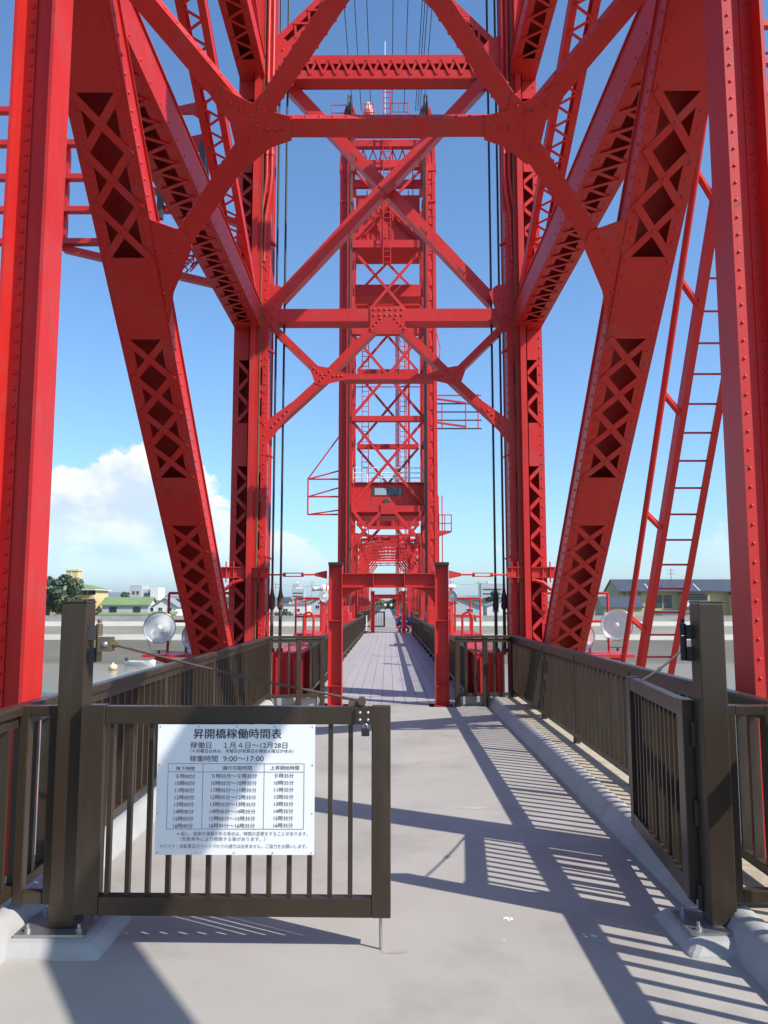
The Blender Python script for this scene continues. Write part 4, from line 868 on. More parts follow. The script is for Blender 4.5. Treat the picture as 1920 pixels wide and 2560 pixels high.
# cabin
cb = thing('control_cabin', 'red control cabin with a dark window under the distant tower bracing', 'cabin', (0, YF + 1.5, 6.7))
MB().box(-2.0, 2.0, YF + .55, YF + 3.2, 6.72, 8.2).build('wall', RED2, cb); MB().box(-2.05, 2.05, YF + .45, YF + 3.3, 8.2005, 8.27).build('roof', BLACK, cb)
wn_ = MB().box(-.90, .80, YF + .53, YF + .5495, 7.52, 8.03).build('window', DARKIN, cb)
MB().box(-.74, -.08, YF + .515, YF + .5295, 7.58, 7.97).build('pane', pm('cabin_pane_pale', (.33, .38, .40), .12), wn_); MB().box(.0, .74, YF + .515, YF + .5295, 7.58, 7.97).build('pane', pm('cabin_pane_dark', (.05, .06, .07), .08), wn_)
MB().lathe((-.05, YF + .54, 7.2), (0, -1, 0), [(.19, 0), (.19, .08), (.15, .1), (.001, .06)], 20).build('signal_lamp', DARKIN, cb)
for x in (-.95, .85): MB().box(x - .01, x + .01, YF + .54, YF + .5495, 6.75, 7.5).build('panel_joint', DARKIN, cb)
MB().box(-2.0, 2.0, YF + .5, YF + 3.2, 6.4, 6.7).build('floor_beam', RED2, cb)
grail('pale guard rail on the cabin roof of the distant tower', -1.95, 1.95, YF + .6, 8.27, .85, WHITEP, 6)
# brackets on the sides of the far tower
t = thing('side_bracket', 'red bracket frame projecting left from the distant tower', 'bracket', (-3.5, YF + .2, 7))
for z, zz in ((8.43, 8.9), (7.45, 7.95), (6.46, 6.7)):
    MB().tube((-4.42, YF + .2, z), (-2.7, YF + .2, z), .045, 6).build('arm', RED2, t); MB().tube((-4.42, YF + .2, z), (-2.7, YF + .2, zz), .04, 6).build('arm_brace', RED2, t)
MB().tube((-4.42, YF + .2, 6.44), (-4.42, YF + .2, 8.5), .045, 6).build('upright', RED2, t); MB().tube((-4.42, YF + .2, 8.45), (-2.7, YF + .2, 10.85), .045, 6).build('stay', RED2, t)
t = thing('side_bracket', 'red gantry with dark rails projecting right from the distant tower', 'bracket', (4, YF + .2, 12))
for k in range(5): MB().box(2.68, 5.25, YF + .4, YF + .46, 11.32 + .475 * k - .035, 11.32 + .475 * k + .035).build('rail', DARKIN if k < 4 else RED2, t)
for z in (11.4, 12.75): MB().bar((2.68, YF + .3, z + .25), (4.36, YF + .3, z), .1, .1, (0, 1, 0)).build('arm', RED2, t)
for x, z1 in ((3.03, 12.8), (4.36, 12.8), (5.05, 13.3)): MB().box(x - .03, x + .03, YF + .34, YF + .395, 11.3, z1).build('upright', RED2, t)
MB().path([(2.7, YF + .2, 17), (2.95, YF + .2, 15.9), (2.9, YF + .2, 15.2), (2.7, YF + .2, 15.0)], .03, 6).build('hose', RED2, t); MB().bar((2.65, YF + .3, 15.6), (3.4, YF + .3, 14.4), .08, .08, (0, 1, 0)).build('stay', RED2, t)
t = thing('side_bracket', 'small red caged landing on the right of the distant tower foot', 'bracket', (3.1, YF + .2, 5.5))
MB().hexa([(2.7, YF, 5.25), (3.5, YF, 5.5), (3.5, YF + .8, 5.5), (2.7, YF + .8, 5.25), (2.7, YF, 5.55), (3.5, YF, 5.55), (3.5, YF + .8, 5.55), (2.7, YF + .8, 5.55)]).build('floor', RED2, t)
for x in (2.8, 3.12, 3.48): MB().tube((x, YF + .05, 5.55), (x, YF + .05, 6.45), .028, 6).build('upright', RED2, t)
for z in (5.95, 6.42): MB().tube((2.7, YF + .05, z), (3.48, YF + .05, z), .028, 6).build('bar', RED2, t)
for x in (2.78, 2.98): MB().tube((x, YF + .1, 0), (x, YF + .1, 7.5), .03, 6).build('downpipe', RED2, t)
struct(MB().box(-3.3, 3.3, 43.6, 47.2, -7.5, -1.2).build('pier', GREYC, bevel=.1)); struct(MB().box(-3.0, 3.0, 59, 61, -7.5, -1.4).build('pier', GREYC))

# ------------------------------------------------------------------ walkway and truss beyond
fd = struct(MB().box(-1.75, 1.75, 44.45, 235, -.3, 0.0).build('walkway', pm('far_walkway', (.33, .325, .315), .7, var=.12, vs_=.4)))
for sx, side in ((-1, 'left'), (1, 'right')):
    railing('brown railing of the walkway beyond the far portal, %s side' % side, [(sx * (1.72 if k else 1.3), 45.0 + 2.4 * k) for k in range(25)], 1.08, .16, (sx * 1.7, 75, 0), mat=BROWN2, step=.3, zfoot=0, post=.07)
    t = thing('railing', 'far end of the brown walkway railing, %s side, towards the shore' % side, 'railing', (sx * 1.72, 170, 0))
    MB().box(sx * 1.68, sx * 1.76, 102.8, 234, .12, 1.04).build('infill', BROWN2, t); MB().box(sx * 1.66, sx * 1.78, 102.8, 234, 1.0405, 1.1).build('top_rail', BROWN2, t)
    t = thing('lamp_post', 'white post standing beyond the far portal, %s of the walkway' % side, 'post', (sx * 1.9, 92, 0))
    MB().tube((sx * 1.75 - .1, 92, 0), (sx * 1.75 - .1, 92, 3.3), .09, 8).build('shaft', WHITEP, t); MB().box(sx * 1.75 - .2, sx * 1.75, 91.9, 92.1, 3.3, 3.36).build('cap', WHITEP, t)
gl3, _, _ = gate_leaf('gate_leaf', 'distant half closed brown gate leaf beyond the far portal', -1.68, 50.5, -.18, 50.5, .15, 1.1, 14, .19, .1)
t = thing('stand_sign', 'thin white stand with a black foot beside the left column of the far portal', 'stand', (-1.15, 44.0, 0))
MB().tube((-1.15, 44.0, .12), (-1.15, 44.0, .95), .03, 8).build('pole', WHITEP, t); MB().lathe((-1.15, 44.0, .005), (0, 0, 1), [(.25, 0), (.25, .05), (.08, .12), (.001, .13)], 14).build('foot', BLACK, t)
tr = thing('truss_span', 'receding red through-truss span with laced portals behind the distant tower', 'truss', (0, 75, 0))
yt = [60.6 + 5.0 * k for k in range(8)]
for sx in (-1, 1):
    MB().box(sx * 2.55, sx * 2.2, 60, 96.5, 6.35, 6.75).build('top_chord', RED2, tr); MB().box(sx * 2.55, sx * 2.2, 60, 96.5, -.6, -.2).build('bottom_chord', RED2, tr)
    for k, y in enumerate(yt):
        v = MB(); v.box(sx * 2.5, sx * 2.42, y - .16, y + .16, -.2, 6.35); v.box(sx * 2.28, sx * 2.2, y - .16, y + .16, -.2, 6.35); vo = v.build('vertical', RED2, tr)
        for q in range(13): MB().bar((sx * (2.44 if q % 2 else 2.26), y - .165, .1 + .47 * q), (sx * (2.26 if q % 2 else 2.44), y - .165, .1 + .47 * (q + 1)), .07, .015, (0, 1, 0)).build('lacing_bar', RED2, vo)
        if k < len(yt) - 1:
            a, b = (y, yt[k + 1]) if k % 2 else (yt[k + 1], y)
            MB().bar((sx * 2.36, a, -.2), (sx * 2.36, b, 6.35), .26, .2, (1, 0, 0)).build('diagonal', RED2, tr)
for k, y in enumerate(yt):
    MB().box(-2.2, 2.2, y - .08, y + .08, 6.52, 6.66).build('portal_strut', RED2, tr); MB().box(-2.2, 2.2, y - .08, y + .08, 5.95, 6.05).build('portal_strut', RED2, tr)
    n = 10
    for q in range(n):
        x0 = -2.2 + 4.4 * q / n; MB().bar((x0, y, 6.05 if q % 2 else 6.52), (x0 + 4.4 / n, y, 6.52 if q % 2 else 6.05), .06, .06, (0, 1, 0)).build('lacing_bar', RED2, tr)
    for sx in (-1, 1):
        fmem2 = MB().bar((sx * 2.2, y, 4.7), (sx * 1.25, y, 5.97), .14, .14, (0, 1, 0)).build('knee_brace', RED2, tr)
        if k < len(yt) - 1: MB().bar((sx * 2.2, y, 6.7), (-sx * 2.2, yt[k + 1], 6.7), .16, .1, (0, 0, 1)).build('top_lateral', RED2, tr)
struct(MB().box(-3, 3, 95.5, 97.5, -7.5, -1).build('pier', GREYC))
# ------------------------------------------------------------------ river, bank, land
def water_mat():
    m = bpy.data.materials.new('river_water'); m.use_nodes = True; t = m.node_tree; b = t.nodes['Principled BSDF']
    b.inputs['Base Color'].default_value = (.22, .19, .145, 1); b.inputs['Roughness'].default_value = .16; b.inputs['Specular IOR Level'].default_value = .5
    g = t.nodes.new('ShaderNodeNewGeometry'); mp_ = t.nodes.new('ShaderNodeMapping'); mp_.inputs['Scale'].default_value = (.6, 1.4, 1); t.links.new(g.outputs['Position'], mp_.inputs[0])
    n = t.nodes.new('ShaderNodeTexNoise'); n.inputs['Scale'].default_value = 1.5; n.inputs['Detail'].default_value = 4; t.links.new(mp_.outputs[0], n.inputs['Vector'])
    bp = t.nodes.new('ShaderNodeBump'); bp.inputs['Strength'].default_value = .35; bp.inputs['Distance'].default_value = .12; t.links.new(n.outputs[0], bp.inputs['Height']); t.links.new(bp.outputs[0], b.inputs['Normal'])
    return m
struct(MB().box(-900, 900, -500, 122, -7.2, -6.0).build('river', water_mat()))
MUD = pm('tidal_mud', (.135, .118, .088), .8, var=.25, vs_=.15, stretch=(.4, 1, 1), c2=(.11, .10, .08), c2amt=.7, c2scale=.1)
STRIP = pm('bank_concrete', (.42, .40, .34), .9, var=.15, vs_=.3, stretch=(.3, 1, 1))
SLOPE = pm('bank_slope', (.20, .185, .15), .9, var=.25, vs_=.25, stretch=(.3, 1, 2), c2=(.14, .13, .10), c2amt=.6, c2scale=.2)
LAND = pm('land_ground', (.16, .16, .10), .95, var=.3, vs_=.05)
def sheet(name, prof, mat, x0=-700, x1=700, n=70, wob=0.0):
    m = MB(); vs_ = []; k = len(prof); rnd = random.Random(len(name))
    for i in range(n + 1):
        x = x0 + (x1 - x0) * i / n
        for j, (y, z) in enumerate(prof): vs_.append((x, y + (rnd.uniform(-wob, wob)), z + rnd.uniform(-wob, wob) * .03))
    m.add(vs_, [(i * k + j, (i + 1) * k + j, (i + 1) * k + j + 1, i * k + j + 1) for i in range(n) for j in range(k - 1)])
    o = struct(m.build(name, mat)); bm_fix(o); return o
sheet('mud_flat', [(98, -6.35), (104, -6.05), (110, -5.4), (116, -4.6), (120.9, -3.75), (121.2, -3.9)], MUD, wob=1.0)
for nm, pr, mt in (('bank_step', [(120.6, -4.2), (120.6, -3.70), (121.9, -3.66), (122.2, -3.02), (122.4, -3.0)], STRIP), ('bank_slope', [(122.38, -3.02), (125.4, -1.86)], SLOPE), ('bank_berm', [(125.38, -1.9), (125.5, -1.80), (126.4, -1.77), (126.9, -1.2), (127.0, -1.2)], STRIP)): sheet(nm, pr, mt)
struct(MB().box(-700, 700, 127.0, 127.5, -2.5, -.30).build('flood_wall', pm('flood_wall_concrete', (.30, .29, .27), .9, var=.22, vs_=.3, stretch=(1, 1, 3), c2=(.20, .19, .17), c2amt=.6, c2scale=.25), None))
for i in range(24):
    x = -230 + i * 20.3
    struct(MB().box(x, x + .9, 126.8, 126.999, -1.25, -.2).build('wall_buttress', STRIP))
struct(MB().box(-12000, 12000, 127.5, 14000, -3, -1.25).build('land', LAND))
# hills
m = MB(); n = 160; rnd = random.Random(5)
hs = [70 + 26 * math.sin(i * .13 + 1) + 18 * math.sin(i * .37) + rnd.uniform(-5, 5) for i in range(n + 1)]
for i in range(n):
    x0, x1 = -9000 + 18000 * i / n, -9000 + 18000 * (i + 1) / n
    m.hexa([(x0, 7800, -1.5), (x1, 7800, -1.5), (x1, 9300, -1.5), (x0, 9300, -1.5), (x0, 8400, hs[i]), (x1, 8400, hs[i + 1]), (x1, 8700, hs[i + 1] * .9), (x0, 8700, hs[i] * .9)])
struct(m.build('hills', pm('hill_forest', (.06, .085, .045), .95, var=.3, vs_=.004)))

# ------------------------------------------------------------------ trees
LEAF = pm('leaf_green', (.045, .085, .022), .55, var=.45, vs_=.9)
LEAFD = pm('leaf_dark', (.026, .055, .018), .5, var=.45, vs_=.9)
LEAFO = pm('leaf_olive', (.10, .11, .035), .6, var=.4, vs_=.6)
BARK = pm('bark', (.09, .065, .045), .9, var=.3, vs_=4)
def crown_mesh(name, blobs, n, s, mat, seed):
    rnd = random.Random(seed); m = MB(); tot = sum(b[3] ** 2 for b in blobs)
    for (cx, cy, cz, r, fz_) in blobs:
        for _ in range(int(n * r * r / tot)):
            d = Vector((rnd.gauss(0, 1), rnd.gauss(0, 1), rnd.gauss(0, 1))).normalized(); q = rnd.uniform(.55, 1.0) ** .6 * r * rnd.uniform(.82, 1.12)
            p = Vector((cx, cy, cz)) + Vector((d.x * q, d.y * q, d.z * q * fz_)); nn = (d + Vector((rnd.uniform(-1, 1), rnd.uniform(-1, 1), rnd.uniform(-.4, 1))) * .9).normalized()
            u = nn.orthogonal().normalized(); w = nn.cross(u); a = rnd.uniform(0, 6.28); u, w = u * math.cos(a) + w * math.sin(a), w * math.cos(a) - u * math.sin(a); k = s * rnd.uniform(.6, 1.4)
            m.add([p - u * k - w * k * .6, p + u * k - w * k * .5, p + u * k * .8 + w * k * .6, p - u * k * .7 + w * k * .7], [(0, 1, 2, 3)])
    me = m.mesh(name); me.materials.append(mat); return me
def tree(label, x, y, z, me, h, tr_, s=1.0, rz=0.0, group=None, name='tree'):
    t = thing(name, label, name, (x, y, z), group)
    o = bpy.data.objects.new('crown', me); COL.objects.link(o); o.parent = t; o.scale = (s, s, s); o.rotation_euler[2] = rz
    MB().path([(x, y, z - .2), (x + .05 * h, y, z + h * .3), (x - .03 * h, y, z + h * .6)], tr_, 8).build('trunk', BARK, t)
    for k in range(3):
        a = rz + k * 2.1; MB().path([(x, y, z + h * .35), (x + .12 * h * math.cos(a), y + .12 * h * math.sin(a), z + h * .52), (x + .25 * h * math.cos(a), y + .25 * h * math.sin(a), z + h * .68)], tr_ * .5, 6).build('limb', BARK, t)
    return t
rb = random.Random(11)
def blobs(n, R_, H, z0, rr): return [(rb.uniform(-1, 1) * R_, rb.uniform(-1, 1) * R_ * .7, z0 + rb.random() * H, rr * rb.uniform(.6, 1.2), .8) for _ in range(n)]
bigc = crown_mesh('crown', blobs(24, 3.7, 5.4, 1.6, 1.45), 9000, .15, LEAFD, 1)
midc = crown_mesh('crown', blobs(13, 1.6, 2.3, 1.1, .85), 2600, .13, LEAF, 2)
lowc = crown_mesh('crown', blobs(8, 1.5, .8, .6, .8), 1100, .15, LEAF, 3)
olc = crown_mesh('crown', blobs(10, 2.0, 1.6, .8, 1.0), 1500, .2, LEAFO, 4)
tree('large dark green tree on the left bank beside the yellow apartment block', -58.6, 141, -1.25, bigc, 7.0, .35)
tree('green tree behind the right end of the yellow apartment block', -54.6, 172, -1.25, midc, 4.6, .2, 1.35, .5)
tree('rounded bright green bush between apartment block and green-roofed house', -52.3, 141, -1.3, lowc, 2.2, .15, 1.1, 0, name='bush')
for i, (x, y, s, m_, lab) in enumerate(((-17.5, 138, .8, lowc, 'low bush in front of the white building left of the bridge'), (-14.6, 139, .6, lowc, 'smaller bush right of the low bush by the white building'), (-20.6, 138, .75, lowc, 'low bush at the left corner of the white building'),
        (3.6, 236, 1.7, midc, 'green tree at the end of the walkway, just right of it'), (7.6, 240, 1.9, midc, 'taller green tree right of the walkway end'), (-4.2, 238, 1.3, olc, 'olive bush left of the walkway end'), (1.0, 243, 1.2, olc, 'olive bush closing the end of the walkway'),
        (5.0, 226, 1.1, olc, 'olive bush beside the right railing near the shore'), (-7.5, 245, 1.2, lowc, 'green bush further left of the walkway end'), (25, 190, 1.5, midc, 'tree among the houses right of the right tower leg'), (-43.5, 170, 1.0, midc, 'palm-like tree behind the green-roofed house'))):
    tree(lab, x, y, -1.3, m_, 2.5 * s, .12 * s, s, i * .8, name='bush' if 'bush' in lab else 'tree')

# ------------------------------------------------------------------ buildings
YEL = pm('yellow_render', (.60, .46, .22), .85, var=.08, vs_=.4); YEL2 = pm('mustard_render', (.44, .375, .20), .85, var=.08, vs_=.4)
WALLW = pm('white_render', (.62, .61, .58), .85, var=.08, vs_=.3); WALLG = pm('grey_siding', (.40, .41, .42), .8, var=.08, vs_=.4); WALLB = pm('brown_siding', (.25, .19, .14), .85, var=.15, vs_=.4)
ROOFG = pm('green_roof', (.17, .24, .10), .7, var=.12, vs_=.5); ROOFD = pm('dark_tile_roof', (.055, .065, .085), .55, var=.2, vs_=.6); ROOFB = pm('brown_roof', (.13, .10, .08), .8, var=.2, vs_=.5); ROOFGR = pm('grey_roof', (.25, .26, .27), .7, var=.15, vs_=.5)
PANE = pm('window_pane', (.03, .035, .045), .1, var=.3)
def block(t, x0, x1, y0, y1, z0, z1, wall): return MB().box(x0, x1, y0, y1, z0, z1).build('wall', wall, t)
def gable(t, x0, x1, y0, y1, ze, zr, roof, wall, ov=.35, axis='x'):
    """ridge along x (or y)"""
    if axis == 'x':
        ym = (y0 + y1) / 2; m = MB()
        for (ya, yb) in ((y0 - ov, ym), (ym, y1 + ov)):
            za, zb = (ze - .12, zr) if ya < ym - .01 else (zr, ze - .12)
            m.hexa([(x0 - ov, ya, za), (x1 + ov, ya, za), (x1 + ov, yb, zb), (x0 - ov, yb, zb), (x0 - ov, ya, za + .16), (x1 + ov, ya, za + .16), (x1 + ov, yb, zb + .16), (x0 - ov, yb, zb + .16)])
        r = m.build('roof', roof, t)
        MB().plate([(x0, y0, ze), (x0, y1, ze), (x0, ym, zr)], (-1, 0, 0), -.1).plate([(x1, y0, ze), (x1, y1, ze), (x1, ym, zr)], (1, 0, 0), .1).build('gable_wall', wall, t)
    else:
        xm = (x0 + x1) / 2; m = MB()
        for (xa, xb, za, zb) in ((x0 - ov, xm, ze - .12, zr), (xm, x1 + ov, zr, ze - .12)):
            m.hexa([(xa, y0 - ov, za), (xb, y0 - ov, zb), (xb, y1 + ov, zb), (xa, y1 + ov, za), (xa, y0 - ov, za + .16), (xb, y0 - ov, zb + .16), (xb, y1 + ov, zb + .16), (xa, y1 + ov, za + .16)])
        r = m.build('roof', roof, t); MB().plate([(x0, y0, ze), (x1, y0, ze), (xm, y0, zr)], (0, -1, 0), .1).build('gable_wall', wall, t)
    return r
def win(t, x, y, z, w, h, fr_=None):
    f = MB().box(x - w / 2 - .07, x + w / 2 + .07, y - .05, y - .002, z - .07, z + h + .07).build('window', fr_ or WALLW, t)
    MB().box(x - w / 2, x - .02, y - .06, y - .0505, z, z + h).build('pane', PANE, f); MB().box(x + .02, x + w / 2, y - .06, y - .0505, z, z + h).build('pane', PANE, f)
G0 = -1.25
t = thing('apartment_block', 'yellow apartment block with green roof and a square rooftop tower', 'building', (-58, 150, G0))
block(t, -62.5, -56.0, 148, 156, G0, 4.1, YEL); block(t, -55.95, -53.3, 149.2, 156, G0, 3.9, YEL)
MB().hexa([(-62.9, 147.6, 4.11), (-52.9, 147.6, 4.11), (-52.9, 156.4, 4.11), (-62.9, 156.4, 4.11), (-60.5, 151, 5.0), (-55.6, 151, 5.0), (-55.6, 153.5, 5.0), (-60.5, 153.5, 5.0)]).build('roof', ROOFG, t)
MB().box(-63.0, -52.8, 147.5, 156.5, 3.95, 4.105).build('eave', WALLW, t)
MB().box(-59.3, -57.2, 150.5, 152.5, 4.6, 7.5).build('rooftop_tower', YEL, t); MB().box(-59.45, -57.05, 150.35, 152.65, 7.505, 7.75).build('tower_cap', YEL, t); MB().box(-58.45, -58.25, 150.44, 150.495, 4.8, 7.5).build('tower_trim', WALLW, t)
for z in (-.6, 1.0, 2.6):
    for x in (-61.5, -59.3, -57.2): win(t, x, 148, z + .2, 1.0, .8)
    MB().box(-55.9, -53.2, 148.3, 149.195, z - .2, z + .5).build('balcony', YEL, t)
    for x in (-55.2, -54.3, -53.6): MB().box(x - .3, x + .3, 149.15, 149.197, z + .55, z + 1.2).build('balcony_door', PANE, t)
t = thing('house', 'long grey house with green roof and two dark windows on the left bank', 'house', (-48, 150, G0))
block(t, -51.6, -43.2, 148, 153, G0, 1.3, WALLG); gable(t, -51.6, -43.2, 148, 153, 1.3, 2.55, ROOFG, WALLW)
MB().hexa([(-51.9, 146.6, -.55), (-43.0, 146.6, -.55), (-43.0, 147.99, -.2), (-51.9, 147.99, -.2), (-51.9, 146.6, -.42), (-43.0, 146.6, -.42), (-43.0, 147.99, -.07), (-51.9, 147.99, -.07)]).build('porch_roof', ROOFG, t)
for x in (-49.6, -45.3): win(t, x, 148, .05, 1.2, .8, DARKIN)
t = thing('house', 'small white house with green porch right of the long green-roofed house', 'house', (-40, 150, G0))
block(t, -42.6, -38.5, 149, 154, G0, 1.0, WALLW); gable(t, -42.6, -38.5, 149, 154, 1.0, 2.5, ROOFGR, WALLW, axis='y'); MB().hexa([(-43, 147.4, -.5), (-38, 147.4, -.5), (-38, 148.99, 0), (-43, 148.99, 0), (-43, 147.4, -.38), (-38, 147.4, -.38), (-38, 148.99, .12), (-43, 148.99, .12)]).build('porch_roof', ROOFG, t)
for x in (-41.3, -39.6): win(t, x, 149, .2, .7, .6)
t = thing('office_block', 'grey and white flat-roofed block rising behind the green-roofed house', 'building', (-77, 262, G0))
block(t, -82, -78.3, 260, 268, G0, 7.3, WALLG); block(t, -78.25, -75.6, 262, 268, G0, 6.0, WALLG); block(t, -75.5, -73.0, 260, 268, G0, 6.6, WALLW)
for x in (-80.8, -79.5): win(t, x, 260, 4.4, .8, 1.0, WALLG)
for x in (-77.6, -76.4): win(t, x, 262, 3.9, .8, 1.0, WALLG)
t = thing('shed', 'long low pale roof behind the green-roofed house', 'building', (-60, 220, G0)); block(t, -68, -52, 218, 226, G0, 2.0, WALLW); MB().box(-68.4, -51.6, 217.6, 226.4, 2.005, 2.4).build('roof', ROOFGR, t)
t = thing('warehouse', 'white flat building with small windows left of the bridge', 'building', (-17, 150, G0)); block(t, -20.4, -14.6, 149, 156, G0, 1.35, WALLW); MB().box(-20.6, -14.4, 148.8, 156.2, 1.355, 1.5).build('roof', ROOFGR, t)
for x in (-18.6, -16.4): win(t, x, 149, .1, .8, .5)
# right bank: mustard complex with dark tiled roof
t = thing('riverside_house', 'big mustard yellow building with long dark tiled roof on the right bank', 'building', (54, 150, G0))
block(t, 42.0, 74, 150, 158, G0, 3.8, YEL2); gable(t, 42.0, 74, 149.2, 158.5, 3.8, 5.9, ROOFD, YEL2)
for x in (47.5, 56.5, 63.5): MB().bar((x, 148.85, 3.86), (x + .01, 153.9, 5.98), .16, .1, (1, 0, 0)).build('roof_rib', WALLW, t)
block(t, 53.0, 58.0, 148.2, 149.99, G0, 3.1, YEL2); block(t, 62.0, 68.0, 148.2, 149.99, G0, 3.1, YEL2)
for x0, x1 in ((53.4, 57.6), (62.4, 67.6)):
    MB().box(x0, x1, 148.12, 148.199, 2.1, 3.0).build('balcony_opening', PANE, t); MB().box(x0, x1, 147.7, 147.78, 1.1, 2.05).build('balcony_rail', WALLW, t); MB().box(x0 - .2, x1 + .2, 147.6, 148.19, .95, 1.09).build('balcony_floor', WALLG, t)
    MB().box(x0 - .5, x1 + .5, 147.5, 149.5, 3.3, 3.5).build('canopy', ROOFD, t)
for x in (43.2, 44.1, 45.0, 45.9): win(t, x, 150, 3.0, .5, .55, YEL2)
for x in (49.3, 51.0): win(t, x, 150, .8, 1.3, 2.2, DARKIN)
for x in (54.0, 63.4): MB().bar((x, 147.3, 1.0), (x + 3.6, 147.3, -1.2), .9, .25, (0, 1, 0)).build('stair', WALLG, t)
t = thing('house', 'lower mustard house with blue-grey tiled roof in front of the mustard building', 'house', (41, 142, G0)); block(t, 37.0, 43.5, 141, 147, G0, .9, YEL2); gable(t, 37.0, 43.5, 141, 147, .9, 2.6, ROOFD, YEL2); win(t, 41.2, 141, -.4, 1.4, .7)
t = thing('house', 'flat pale shed roof below the mustard building stairs', 'house', (48.5, 140, G0)); block(t, 46.2, 51, 139, 144, G0, .1, WALLG); MB().box(46, 51.3, 138.7, 144.3, .105, .3).build('roof', ROOFGR, t)
walls = [WALLW, WALLG, WALLB, WALLW, YEL]; roofs = [ROOFD, ROOFB, ROOFGR, ROOFGR, ROOFD]
rnd = random.Random(21)
spots = [(-36, 178), (-31.5, 165), (-27, 182), (-24, 168), (-29, 215), (-19, 200), (-13.5, 172), (-34, 240), (-24, 260), (-16, 240), (-12, 215), (-46, 230), (-39, 300), (-20, 320), (-28, 340), (-11.5, 300),
         (10.5, 172), (14, 160), (19, 176), (23, 162), (29, 180), (33, 168), (13, 200), (18, 215), (26, 225), (11, 245), (16, 270), (24, 290), (34, 230), (31, 320), (13, 330), (40, 260), (-15.5, 400), (-24, 420), (22, 410), (13.5, 430), (35, 420), (-34, 430)]
wl_ = ['white', 'grey', 'brown', 'white', 'yellow']; rl_ = ['dark tiled', 'brown', 'grey', 'grey', 'dark tiled']
for i, (x, y) in enumerate(spots):
    k = rnd.randrange(5); w = rnd.uniform(4.5, 8.5) * (1 + (y - 150) / 500); d = rnd.uniform(5, 7); ze = rnd.uniform(.6, 2.0) + (y - 150) / 170; zr = ze + rnd.uniform(.8, 1.6)
    if y > 390: ze += rnd.uniform(0, 3)
    side = 'left' if x < 0 else 'right'; far = 'in the near row' if y < 190 else ('in the middle rows' if y < 290 else 'in the far rows')
    flat = rnd.random() < .25
    t = thing('house', 'small distant %s house with %s roof, %s %s of bridge' % (wl_[k], 'flat' if flat else rl_[k], far.replace('in the ', ''), side), 'house', (x, y, G0), 'small houses %s %s of the bridge' % (far, side))
    block(t, x - w / 2, x + w / 2, y, y + d, G0, ze, walls[k])
    if flat: MB().box(x - w / 2 - .2, x + w / 2 + .2, y - .2, y + d + .2, ze + .002, ze + .3).build('roof', ROOFGR, t)
    else: gable(t, x - w / 2, x + w / 2, y, y + d, ze, zr, roofs[k], walls[k], axis='x' if rnd.random() < .6 else 'y')
    if y < 230:
        for q in (-.25, .25): win(t, x + q * w, y, ze - 1.2, w * .16, .7)
for i, (x, y, w, h, lab) in enumerate(((-66, 600, 9, 12, 'distant pale high block behind the left tower leg ropes'), (-72, 640, 5, 17, 'slim grey distant tower block left of the bridge'), (66, 520, 14, 14, 'grey distant block right of the bridge by the right ropes'), (-150, 620, 16, 10, 'distant flat grey block far to the left'), (-45, 660, 7, 8, 'low distant block nearest the left portal column'))):
    t = thing('office_block', lab, 'building', (x, y, G0)); block(t, x - w / 2, x + w / 2, y, y + 12, G0, h, WALLG); MB().box(x - w * .2, x + w * .25, y + 1, y + 6, h, h + 1.6).build('roof_house', WALLW, t)
    for q in range(3): MB().box(x - w * .42, x + w * .42, y - .06, y - .002, h * (.3 + .2 * q), h * (.3 + .2 * q) + .9).build('window', PANE, t)
# power poles
for i, (x, y, h) in enumerate(((-19, 205, 7.2), (-13.2, 180, 6.0), (-26, 190, 6.4), (14.5, 190, 7.0), (20.5, 185, 6.6), (37.5, 165, 6.0), (57, 165, 8.6), (9.5, 210, 7.0))):
    t = thing('utility_pole', 'grey utility pole with crossarms standing among the riverside houses', 'pole', (x, y, G0), 'utility poles along the far bank')
    MB().tube((x, y, G0), (x, y, h), .13, 8, .09).build('shaft', GREYC, t)
    for z in (h - .5, h - 1.2): MB().box(x - .8, x + .8, y - .06, y + .06, z, z + .1).build('crossarm', GREYC, t)
for i, (a, b) in enumerate((((-26, 190, 6.0), (-13.2, 180, 5.6)), ((14.5, 190, 6.5), (20.5, 185, 6.1)), ((20.5, 185, 6.1), (37.5, 165, 5.6)), ((9.5, 210, 6.5), (14.5, 190, 6.5)))):
    a, b = Vector(a), Vector(b); tag(MB().path([a.lerp(b, q / 8) - Vector((0, 0, .5 * math.sin(math.pi * q / 8))) for q in range(9)], .02, 4).build('power_line', ROPE), 'thin power line between utility poles on the far bank', 'power line', 'power lines on the far bank')

# ------------------------------------------------------------------ boat and buoy
t = thing('rowing_boat', 'small white open boat moored on the river at left', 'boat', (-30.5, 102, -6))
a = R(-14); ca, sa = math.cos(a), math.sin(a)
def bp_(u, v, z): return (-30.5 + u * ca - v * sa, 102 + u * sa + v * ca, -6 + z)
sec = [(-2.0, .55, .5), (-1.0, .72, .48), (.3, .70, .5), (1.4, .45, .62), (2.1, .03, .8)]
hull = MB(); vs_ = []
for u, w, z in sec: vs_ += [bp_(u, -w, z), bp_(u * .93, -w * .6, -.15), bp_(u * .93, w * .6, -.15), bp_(u, w, z), bp_(u * .98, w * .86, z), bp_(u * .9, w * .5, .08), bp_(u * .9, -w * .5, .08), bp_(u * .98, -w * .86, z)]
fs = [(i * 8 + j, i * 8 + (j + 1) % 8, (i + 1) * 8 + (j + 1) % 8, (i + 1) * 8 + j) for i in range(4) for j in range(8)]; hull.add(vs_, fs + [tuple(range(8)), tuple(range(32, 40))]); bm_fix(hull.build('hull', WHITEP, t))
